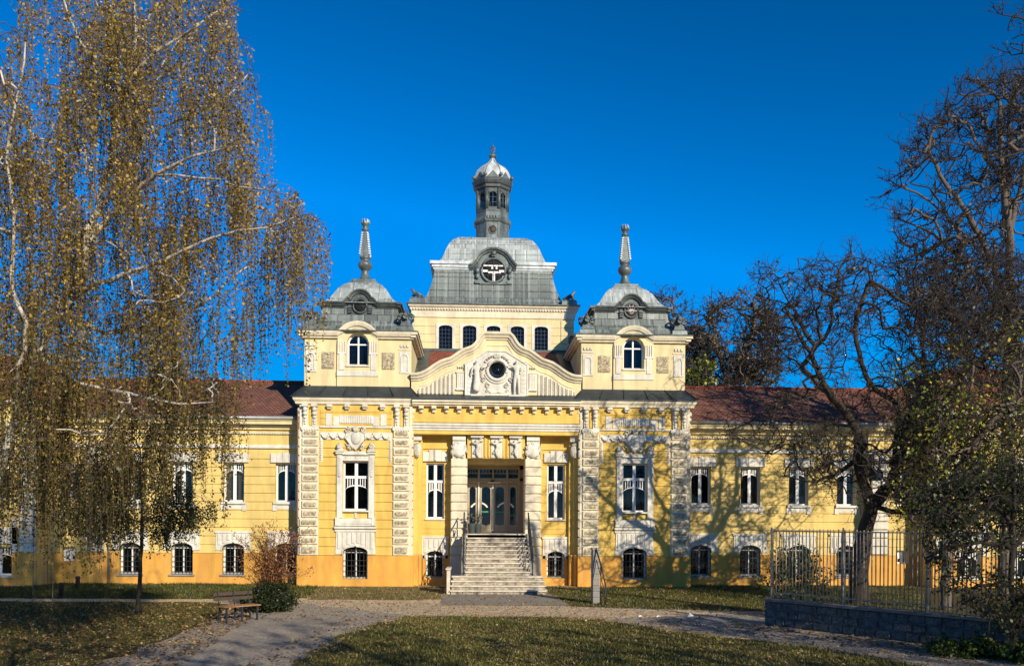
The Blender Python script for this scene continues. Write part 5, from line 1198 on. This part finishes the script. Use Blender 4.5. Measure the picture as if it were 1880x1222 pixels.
def young_tree():
    p0 = (-11.56, -12.19, 0); root = empty('young_tree', p0, 'slender young tree with thin dark trunk and drooping olive crown on the left lawn', 'tree')
    t = Tree(9); x, y, _ = p0; rng = t.rng
    t.line([(x, y, -.05), (x+.02, y, .3), (x+.08, y, 1.4), (x+.12, y, 2.6), (x+.1, y, 4.0), (x+.05, y, 5.2)], .075, .02, .25, .01)
    for a in range(6): t.line([(x, y, .25), (x+.18*math.cos(a), y+.18*math.sin(a), .02)], .05, .03, .1, 0)
    A = np.vstack([blob_points((x+.1, y, 4.0), (1.5, 1.4, 1.3), 200, rng, .1), blob_points((x-1.3, y+.2, 3.2), (1.1, .9, .6), 120, rng, .1), blob_points((x+1.3, y, 3.4), (1.1, .9, .7), 150, rng, .1), blob_points((x+.9, y-.4, 2.9), (.8, .7, .5), 90, rng, .1), blob_points((x-.6, y-.4, 2.9), (.7, .6, .45), 70, rng, .1)]); t.grow(A, .2, .02, .1, .3)
    h = t.hang(t.tips(), 3, .25, .8, .12, .04); r = t.radii(.004, 2.5, .2); t.build(r, 'trunk', .014, 'bark', 'twig', root, rough=.05)
    tree_leaves(t, h, 3, .075, rng, 'dark_leaf', root, -.05, .05)  # dark leaf tone puts the crown's backlit shade into the colour
    for o in root.children: o.location = -root.location
young_tree()
# ---------------- bare trees at the right
def crown(poly, n, dep, sig, rng):
    p = np.array(poly); q = rng.uniform(p.min(0), p.max(0), (n*6, 2)); q = q[inpoly(q, poly)]; k = 32/dep
    A = np.array([pt(x, y, dep+rng.normal()*sig) for x, y in q]); a = rng.uniform(0, 6.28, 3)
    cl = np.sin(A[:, 0]*2.1*32/dep*.5+a[0]+np.sin(A[:, 2]*1.3))*np.sin(A[:, 2]*1.9*32/dep*.5+a[1]+1.2*np.cos(A[:, 0]*1.1))+.7*np.sin(A[:, 1]*1.6+A[:, 0]*1.2+a[2])*np.cos(A[:, 2]*2.3-A[:, 1])
    A = A[rng.uniform(size=len(A)) < np.clip(.30+.75*cl, .03, 1)]; return A[:n]
def forked_tree():
    D = 32.; root = empty('gnarled_tree', pt(1578, 1098, D), 'gnarled nearly bare tree with dark forked trunk behind the fence, before the right wing', 'tree')
    t = Tree(21); rng = t.rng; t.fs = .68
    t.line(pts([(1578,1105),(1580,1040),(1588,980),(1600,925)], D), .52, .36, .3, .02)
    t.line(pts([(1600,925),(1582,880,-.2),(1572,840,-.3),(1575,800,-.4),(1560,765,-.6),(1535,735,-.9),(1510,700,-1.2),(1490,655,-1.5),(1460,600,-1.8),(1440,560,-2)], D), .30, .07, .3, .03)
    t.line(pts([(1600,925),(1625,895,.1),(1645,860,.2),(1650,815,.2),(1655,780,.3),(1680,768,.2),(1711,754,0),(1745,720,-.2),(1789,668,-.4),(1838,619,-.8),(1870,570,-1)], D), .34, .12, .3, .03)
    t.line(pts([(1655,785),(1648,745,-.2),(1630,725,-.4),(1605,712,-.6),(1590,690,-.8),(1575,640,-1),(1570,580,-1.2),(1590,520,-1.4)], D), .17, .05, .3, .03)
    t.line(pts([(1510,700),(1470,670,.4),(1430,640,.8),(1410,610,1)], D), .09, .03, .3, .04)
    t.line(pts([(1560,765),(1500,770,.5),(1430,765,1),(1370,775,1.3),(1330,790,1.4)], D), .08, .02, .3, .05)
    t.line(pts([(1490,655),(1520,600,-.5),(1530,540,-.5),(1545,480,-.5),(1560,460,-.5)], D), .07, .02, .3, .05)
    t.line(pts([(1460,600),(1440,540,0),(1420,500,.2),(1390,500,.3)], D), .05, .015, .3, .05)
    t.line(pts([(1572,840),(1530,870,-.3),(1480,880,-.5),(1440,870,-.6)], D), .05, .015, .3, .05)
    t.line(pts([(1600,925),(1660,935,-.5),(1720,930,-.8),(1790,900,-1)], D), .07, .02, .3, .05)
    t.line(pts([(1711,754),(1700,690,.6),(1690,620,.8),(1700,560,1),(1720,500,1)], D), .1, .03, .3, .05)
    t.line(pts([(1789,668),(1760,600,.3),(1750,540,.3),(1760,470,.3)], D), .09, .03, .3, .05)
    poly = [(1385,500),(1430,470),(1500,470),(1590,455),(1640,500),(1700,440),(1800,430),(1900,480),(1900,900),(1760,960),(1640,930),(1560,930),(1450,850),(1330,800),(1320,755),(1400,740),(1460,700),(1400,640),(1400,560)]
    A = crown(poly, 1700, D-.5, 1.8, rng); t.grow(A, .3, .045, .0, .45)
    s1 = t.sprout(t.tips(), 6, .6, 4, .05, 1.2, .24); t.sprout(s1[rng.uniform(size=len(s1)) < .35], 2, .28, 2, .05, 1.3, .3)
    r = t.radii(.006, 2.75, .6); t.build(r, 'trunk', .035, 'bark', 'twig', root, rough=.10)
    s2 = s1[np.array(t.P)[s1][:, 2] < 12]; tree_leaves(t, s2, 1, .11, rng, 'brown_leaf', root, -.05, .08, drop=.86)
    for o in root.children: o.location = -root.location
forked_tree()
def fan_tree(name, label, base, D, lines, poly, n, sig, seed, tip=.006, leafmat=None, drop=.9, trunk_r=.25, sub=5, up=.25, lsize=.1, bark='bark_light', bias=.0, L=.8):
    root = empty(name, pt(*base, D), label, 'tree'); root.location.z = 0; t = Tree(seed); rng = t.rng
    for i, (Ln, r0, r1) in enumerate(lines): t.line(pts(Ln, D), r0, r1, .35, .03)
    A = crown(poly, n, D, sig, rng); t.grow(A, .35, .05, -.05, .5)
    s1 = t.sprout(t.tips(), sub, L, 4, up, 1.1, .22); t.sprout(s1[rng.uniform(size=len(s1)) < .3], 2, L*.4, 2, up, 1.1, .25)
    r = t.radii(tip*1.5, 2.9, trunk_r*1.2); t.build(r, 'trunk', .03, bark, 'twig', root, rough=.06)
    if leafmat: tree_leaves(t, s1, 1, lsize, rng, leafmat, root, bias, .1, drop=drop)
    for o in root.children: o.location = -root.location
    return root
fan_tree('bare_tree', 'tall bare tree with straight trunk and upswept fan of twigs at the right edge', (1845,1090), 36.,
  [([(1845,1092),(1848,900),(1850,700),(1852,560),(1850,420),(1838,330),(1832,240),(1830,180)], .26, .06),
   ([(1850,560),(1820,480,-.5),(1790,420,-.8),(1760,370,-1),(1730,330,-1.2),(1700,270,-1.3)], .09, .02), ([(1820,480),(1770,430,.6),(1720,380,.9),(1680,350,1),(1650,340,1)], .07, .015),
   ([(1850,420),(1870,340,.5),(1890,260,.8),(1900,200,.8)], .08, .02), ([(1852,600),(1810,520,.8),(1760,470,1.4),(1700,420,1.8),(1650,400,2)], .07, .015), ([(1838,330),(1800,270,-.6),(1770,220,-.8)], .05, .015),
   ([(1850,640),(1800,600,-1),(1730,570,-1.5),(1680,560,-1.5)], .06, .015), ([(1850,420),(1846,300,1),(1850,200,1.2),(1860,150,1.2)], .08, .02)],
  [(1630,330),(1680,240),(1780,140),(1830,130),(1920,120),(1920,760),(1800,720),(1700,640),(1640,560),(1640,420)], 1500, 1.8, 31, .0068, 'brown_leaf', .9, .4)
fan_tree('bare_tree', 'dark bare boughs reaching in at the top right corner from outside the frame', (2080,1215), 20.,
  [([(2080,1230),(2070,800),(2050,500),(2040,300),(2020,150)], .3, .12), ([(2040,300),(1980,240,-.3),(1930,250,-.4),(1880,270,-.5),(1830,285,-.6),(1790,275,-.6)], .06, .015),
   ([(2020,150),(1960,80,-.3),(1900,50,-.4),(1870,28,-.4),(1835,22,-.5)], .05, .01), ([(2020,160),(1950,120),(1890,80),(1850,75)], .05, .01)],
  [(1830,15),(1870,10),(1960,0),(2050,60),(2050,320),(1900,320),(1810,310),(1800,260),(1870,200),(1920,130),(1825,90)], 190, .6, 33, .004, 'brown_leaf', .96, .3, L=.4)
fan_tree('leafy_tree', 'yellow green leafy tree glowing behind the fence at the right', (1740,1110), 30.,
  [([(1740,1118),(1735,1000),(1730,860),(1720,740)], .14, .04), ([(1730,900),(1780,820,-.4),(1830,760,-.6)], .06, .02), ([(1735,950),(1680,860,.5),(1650,780,.7)], .05, .02), ([(1735,980),(1800,930),(1860,900)], .05, .02)],
  [(1640,680),(1700,650),(1780,640),(1880,600),(1900,1000),(1800,990),(1680,960),(1640,900),(1650,800)], 560, 1.1, 35, .006, 'green_leaf', .25, .2, 6, .1, .13, bias=.22)
fan_tree('background_tree', 'bare round-crowned tree with olive tinge rising behind the right wing roof', (1345,1010), 62.,
  [([(1345,1010),(1345,800),(1340,700)], .35, .2), ([(1340,720),(1320,650),(1310,600),(1300,570)], .14, .04), ([(1340,720),(1370,640),(1385,580),(1380,545)], .16, .04), ([(1345,720),(1400,660),(1425,610)], .12, .03), ([(1340,740),(1290,700),(1260,670)], .1, .03)],
  [(1262,600),(1300,570),(1330,535),(1380,527),(1400,545),(1432,590),(1435,640),(1420,720),(1270,720),(1250,650)], 800, 1.8, 41, .011, 'brown_leaf', .75, .4, 5, .15, .22, bias=-.05, L=1.0)
fan_tree('background_tree', 'smaller bare twiggy tree behind the right tower', (1235,1010), 66.,
  [([(1235,1010),(1238,800),(1240,660)], .3, .12), ([(1240,700),(1225,620),(1215,570)], .1, .03), ([(1240,700),(1262,620),(1280,570)], .1, .03)],
  [(1205,545),(1235,538),(1280,570),(1290,640),(1290,720),(1200,720)], 360, 1.5, 43, .011, 'brown_leaf', .93, .3, 5, .15, .2, L=1.0)
fan_tree('background_shrub', 'small yellow leafed tree top showing over the right wing ridge', (1290,985), 56.,
  [([(1290,985),(1290,800),(1288,700)], .15, .06)], [(1270,670),(1300,662),(1315,690),(1310,730),(1265,730)], 70, .8, 45, .01, 'green_leaf', .1, .2, 5, .1, .22, bias=.25, L=.6)
# leafy overhang near the camera at the right
def shrub(name, label, c, rad, n, size, mname, seed, cat='shrub', per=2, ground=True, bias=0., arch=.2, stems=5, L=.5, tip=.004, group=None, sub=4):
    root = empty(name, (c[0], c[1], 0), label, cat, group); t = Tree(seed); rng = t.rng
    for k in range(stems):
        a = rng.uniform(0, 6.28); x, y = c[0]+rad[0]*.25*math.cos(a)*(k > 0), c[1]+rad[1]*.25*math.sin(a)*(k > 0)
        if k == 0: t.line([(x, y, -.05), (x, y, c[2])], .03, .012, .2, .02)
        else: t.line([(c[0], c[1], .0), (x, y, .1), (x+rad[0]*.5*math.cos(a), y+rad[1]*.5*math.sin(a), c[2]+rad[2]*.4)], .02, .008, .2, .02)
    A = blob_points(c, rad, n, rng, .2); A = A[A[:, 2] > .1]; t.grow(A, .2, .02, arch*.3, .3)
    s1 = t.sprout(t.tips(), sub, L, 3, 0, 1.2, .25); P = np.array(t.P)
    r = t.radii(tip, 2.4, .06); t.build(r, 'stems', .012, 'bark', 'twig', root); tree_leaves(t, s1, per, size, rng, mname, root, bias, .05)
    for o in root.children: o.location = -root.location
    return root
x, y, z = pt(1800, 1040, 19.0)
fan_tree('hanging_bush', 'dark green leafy bush overhanging the fence at the right edge', (1862,1205), 18.6,
  [([(1862,1212),(1862,1100),(1860,1000),(1862,920),(1870,850)], .035, .02), ([(1862,1010),(1800,990,.2),(1740,1000,.3),(1700,1020,.3)], .02, .008), ([(1862,1080),(1800,1070,.3),(1750,1080,.4)], .02, .008), ([(1860,1000),(1900,960),(1940,900)], .02, .008), ([(1862,940),(1800,905,.2),(1720,900,.3)], .025, .008)],
  [(1670,900),(1780,860),(1900,830),(1950,900),(1950,1150),(1850,1150),(1780,1110),(1720,1060),(1690,1010),(1700,960)], 520, .6, 51, .0035, 'dark_leaf', .1, .05, 5, .0, .085, 'bark', .18, L=.35)
shrub('hedge_bush', 'rounded dark green bush behind the park bench', (-7.65,-11.5,.42), (.80,.7,.42), 420, .075, 'dark_leaf', 61, per=5, L=.22)
def cane_bush():
    c = (-7.75,-10.6,0); root = empty('red_cane_bush', c, 'tall feathery russet bush of thin upright canes beside the left tower', 'shrub'); t = Tree(63); rng = t.rng
    t.line([(c[0], c[1], -.05), (c[0], c[1], .3)], .03, .03, .1, 0)
    for k in range(170):
        a = rng.uniform(0, 6.28); l = rng.uniform(.3, 1.25); h = rng.uniform(1.2, 3.0)*(1-.25*l*.6); x, y = l*math.cos(a), l*math.sin(a)*.8
        t.line([(c[0], c[1], .2), (c[0]+x*.22, c[1]+y*.22, h*.4), (c[0]+x*.6, c[1]+y*.6, h*.8), (c[0]+x, c[1]+y, h)], .007, .003, .3, .03)
    P = np.array(t.P); s1 = t.sprout(np.nonzero(P[:, 2] > .6)[0], 2, .22, 2, .1, 1.0, .2)
    r = t.radii(.003, 2.6, .012); t.build(r, 'canes', .009, 'twig', 'twig', root); mat_ = 'red_leaf'
    tree_leaves(t, s1, 2, .06, rng, mat_, root, .1, .05)
    for o in root.children: o.location = -root.location
cane_bush()
shrub('laurel_bush', 'dark leafy bush standing behind the left end of the iron fence', (8.9,-13.2,1.15), (1.0,.8,1.0), 240, .10, 'dark_leaf', 65, per=2, L=.35, bias=.15)
shrub('ground_plant', 'low green plants growing at the foot of the stone wall, near the right edge', (9.9,-21.0,.16), (.9,.6,.16), 160, .10, 'green_leaf', 67, per=3, L=.2, cat='plant', bias=-.2)
shrub('ground_plant', 'low dark green plants in the bottom right corner', (10.9,-22.0,.2), (.8,.5,.2), 140, .10, 'green_leaf', 69, per=3, L=.2, cat='plant', bias=-.25)
# ---------------- park trees behind the camera: they throw the dappled shade over the lawns
def shade_tree(x, y, h, rad, seed, n=420):
    root = empty('park_tree', (x, y, 0), 'broad park tree with thinning autumn crown standing behind the viewpoint', 'tree', 'park trees behind the viewpoint'); t = Tree(seed); rng = t.rng
    t.line([(x, y, -.1), (x+.1, y, h*.25), (x, y+.1, h*.6), (x, y, h*.85)], .26, .08, .4, .03)
    A = blob_points((x, y, h*.62), (rad, rad, h*.38), n, rng, .15); t.grow(A, .5, .05, 0, .4); s1 = t.sprout(t.tips(), 5, .9, 3, .1, 1.2, .25)
    r = t.radii(.01, 2.3, .3); t.build(r, 'trunk', .03, 'bark', 'twig', root); tree_leaves(t, s1, 1, .26, rng, 'brown_leaf', root, .0, .12, drop=.35)
    for o in root.children: o.location = -root.location
    return root
def dup_tree(src, loc, rz):
    r = src.copy(); COL.objects.link(r); r.location = loc; r.rotation_euler = (0, 0, rz)
    for ch in list(src.children): c = ch.copy(); COL.objects.link(c); c.parent = r
    return r
pk = shade_tree(10, -45, 15.0, 4.4, 71, 400)
for k, (x, y, a) in enumerate([(3,-46,1.0),(17,-45,2.1),(-5,-47,3.3),(24,-46,4.0),(-13,-46,5.1)]): dup_tree(pk, (x, y, 0), a)
# ================================================================== WALL, FENCE, FURNITURE
wr = empty('stone_wall', (7.4, -15.1, 0), 'low dark grey stone block wall with flat coping carrying the iron fence', 'wall')
ground_mat('wall_stone', (.06, .062, .065), (.13, .13, .13), (.21, .20, .185), 2.5, 7, 1.0, 18)
mat('coping', (.20, .18, .16), .9, .3, 4, .6, 20)
WA, WB = Vector((7.4, -15.1)), Vector((13.4, -24.5)); wd = (WB-WA).normalized(); wn = Vector((wd.y, -wd.x))   # wn points to the path
if wn.x > 0: wn = -wn
def wl(t, off, z): p = WA+wd*t+wn*off; return (p.x, p.y, z)
def wbox(mb, t0, t1, o0, o1, z0, z1, ch=0.):
    vs = [wl(t0,o0,z0),wl(t1,o0,z0),wl(t1,o1,z0),wl(t0,o1,z0),wl(t0,o0,z1),wl(t1,o0,z1),wl(t1,o1,z1),wl(t0,o1,z1)]
    if ch: vs = [wl(t0,o0,z0),wl(t1,o0,z0),wl(t1-ch,o1,z0+ch),wl(t0+ch,o1,z0+ch),wl(t0,o0,z1),wl(t1,o0,z1),wl(t1-ch,o1,z1-ch),wl(t0+ch,o1,z1-ch)]
    mb.add(vs, [(0,3,2,1),(4,5,6,7),(0,1,5,4),(1,2,6,5),(2,3,7,6),(3,0,4,7)])
WL = (WB-WA).length; b = MB(); wbox(b, .02, WL, -.38, -.02, 0, .70); rng = random.Random(8)
for row, (z0, z1) in enumerate(((0, .24), (.24, .47), (.47, .70))):
    t = 0
    while t < WL:
        L = rng.uniform(.28, .62); t1 = min(t+L, WL); wbox(b, t+.008, t1-.008, -.05, rng.uniform(.0, .035), z0+.012, z1-.012, .022)
        t = t1
for z0, z1 in ((0, .24), (.24, .47), (.47, .70)):   # end face
    for o0, o1 in ((-.38, -.2), (-.2, -.0)): wbox(b, -.025, .1, o0+.006, o1-.006, z0+.008, z1-.008)
b.build('blocks', 'wall_stone', wr); c = MB(); t = -.06
while t < WL: L = rng.uniform(.7, 1.1); wbox(c, t, t+L-.012, -.44, .07, .70, .77); t += L
c.build('coping', 'coping', wr)
for o in wr.children: o.location = -wr.location
fr = empty('iron_fence', (7.5, -15.2, .77), 'tall rusty iron bar fence standing on the low stone wall', 'fence')
b = MB(); t = .12; k = 0
while t < WL:
    hgt = 2.78+rng.uniform(-.05, .02)+(.08 if t > 5 else 0); lean = rng.uniform(-.02, .02)
    b.tube([wl(t, -.19, .77), wl(t+lean*.5, -.19+rng.uniform(-.01, .01), 1.8), wl(t+lean, -.19, hgt)], .017, 5); t += .112; k += 1
b.build('bars', 'bar_metal', fr); b = MB()
for z in (.92, 2.70): wbox(b, 0.02, WL, -.205, -.175, z, z+.035)
b.build('rail', 'bar_metal', fr)
for k in range(5):
    b = MB(); tt = .04+k*2.35; wbox(b, tt, tt+.045, -.212, -.168, .77, 2.83); b.build('post', 'bar_metal', fr)
for o in fr.children: o.location = -fr.location
# bench
bn = empty('park_bench', (-7.95, -14.1, 0), 'weathered park bench with orange-brown seat slats and dark legs on the path edge', 'bench')
bn.rotation_euler = (0, 0, R(46)); W2 = .60
b = MB()
for k in range(4): b.box(-W2, W2, -.26+k*.115, -.26+k*.115+.095, .43, .462)
b.build('seat', 'wood_slat', bn); b = MB()
for z, yy in ((.60, .235), (.74, .27)): b.box(-W2-.03, W2+.03, yy, yy+.03, z, z+.095)
b.build('backrest', 'wood_dark', bn)
for sx_ in (-.5, 0.0, .5):
    for yy, top in ((-.22, .43), (.16, .43)):
        b = MB(); b.box(sx_-.025, sx_+.025, yy-.02, yy+.02, 0, top); b.build('leg', 'iron', bn)
    b = MB(); b.box(sx_-.02, sx_+.02, -.25, .2, .395, .43); b.tube([(sx_, .18, .40), (sx_, .23, .6), (sx_, .285, .85)], .022, 5); b.build('bracket', 'iron', bn)
# bollards and stakes
def bollard(x, y, label):
    r = empty('bollard', (x, y, 0), label, 'bollard', 'stubby bollards on the left grass'); b = MB(); b.loft(0, 0, [(.09, 0), (.085, .45), (.10, .48), (.10, .52), (.05, .56)], 10, True); b.build('post', 'wood_dark', r)
    b = MB(); b.loft(0, 0, [(.12, 0), (.12, .03), (.10, .05)], 10); b.build('base_ring', 'iron', r)
bollard(-16.7, -6.1, 'short dark bollard on the far grass, nearer the path'); bollard(-17.85, -2.1, 'short dark bollard on the grass close to the wing wall')
for x, y, h, lb in ((-16.46, -8.73, 3.6, 'thin grey pole standing nearer the left frame edge'), (-14.22, -12.07, 3.9, 'thin grey pole standing on the left lawn, nearer the young tree')):
    b = MB(); b.tube([(0, 0, 0), (.01, 0, h*.5), (0, 0, h)], .014, 6); b.ball((0, 0, h), .022); o = b.build('thin_pole', 'bar_metal', None, (x, y, 0)); tag(o, lb, 'pole', 'thin poles on the left lawn')
# dark bundle and pale box lodged in the fork
bx = pt(1607, 868, 31.6); r = empty('bird_box', bx, 'dark blue box with white front panel fixed in the tree fork', 'box'); b = MB()
b.add([(-.16,-.14,-.2),(.16,-.14,-.2),(.2,.14,-.2),(-.2,.14,-.2),(-.24,-.18,.16),(.22,-.18,.10),(.22,.16,.20),(-.2,.16,.26)], [(0,3,2,1),(4,5,6,7),(0,1,5,4),(1,2,6,5),(2,3,7,6),(3,0,4,7)])
mat('dark_blue', (.02, .06, .11), .4); b.build('box_body', 'dark_blue', r); b = MB(); b.bevbox(.1, .36, -.26, -.16, -.36, -.12, .02); b.box(.02, .12, -.22, -.17, -.1, .06); b.build('white_panel', 'frame_white', r)
# scraps of paper
for k, (x, y, lb) in enumerate(((4.15,-13.0,'small white paper scrap on the dirt, left one of the three'), (4.7,-13.05,'small white paper scrap on the dirt, middle one'), (5.75,-12.9,'larger crumpled white paper scrap on the dirt, rightmost'))):
    b = MB(); s_ = .07+.04*(k == 2); b.add([(-s_,-s_,0),(s_,-s_*.6,.02),(s_*.8,s_,0),(-s_*.7,s_*.8,.03),(0,0,.06+.05*(k == 2))], [(0,1,4),(1,2,4),(2,3,4),(3,0,4)]); o = b.build('paper_scrap', 'frame_white', None, (x, y, .012)); tag(o, lb, 'litter', 'paper scraps on the dirt')
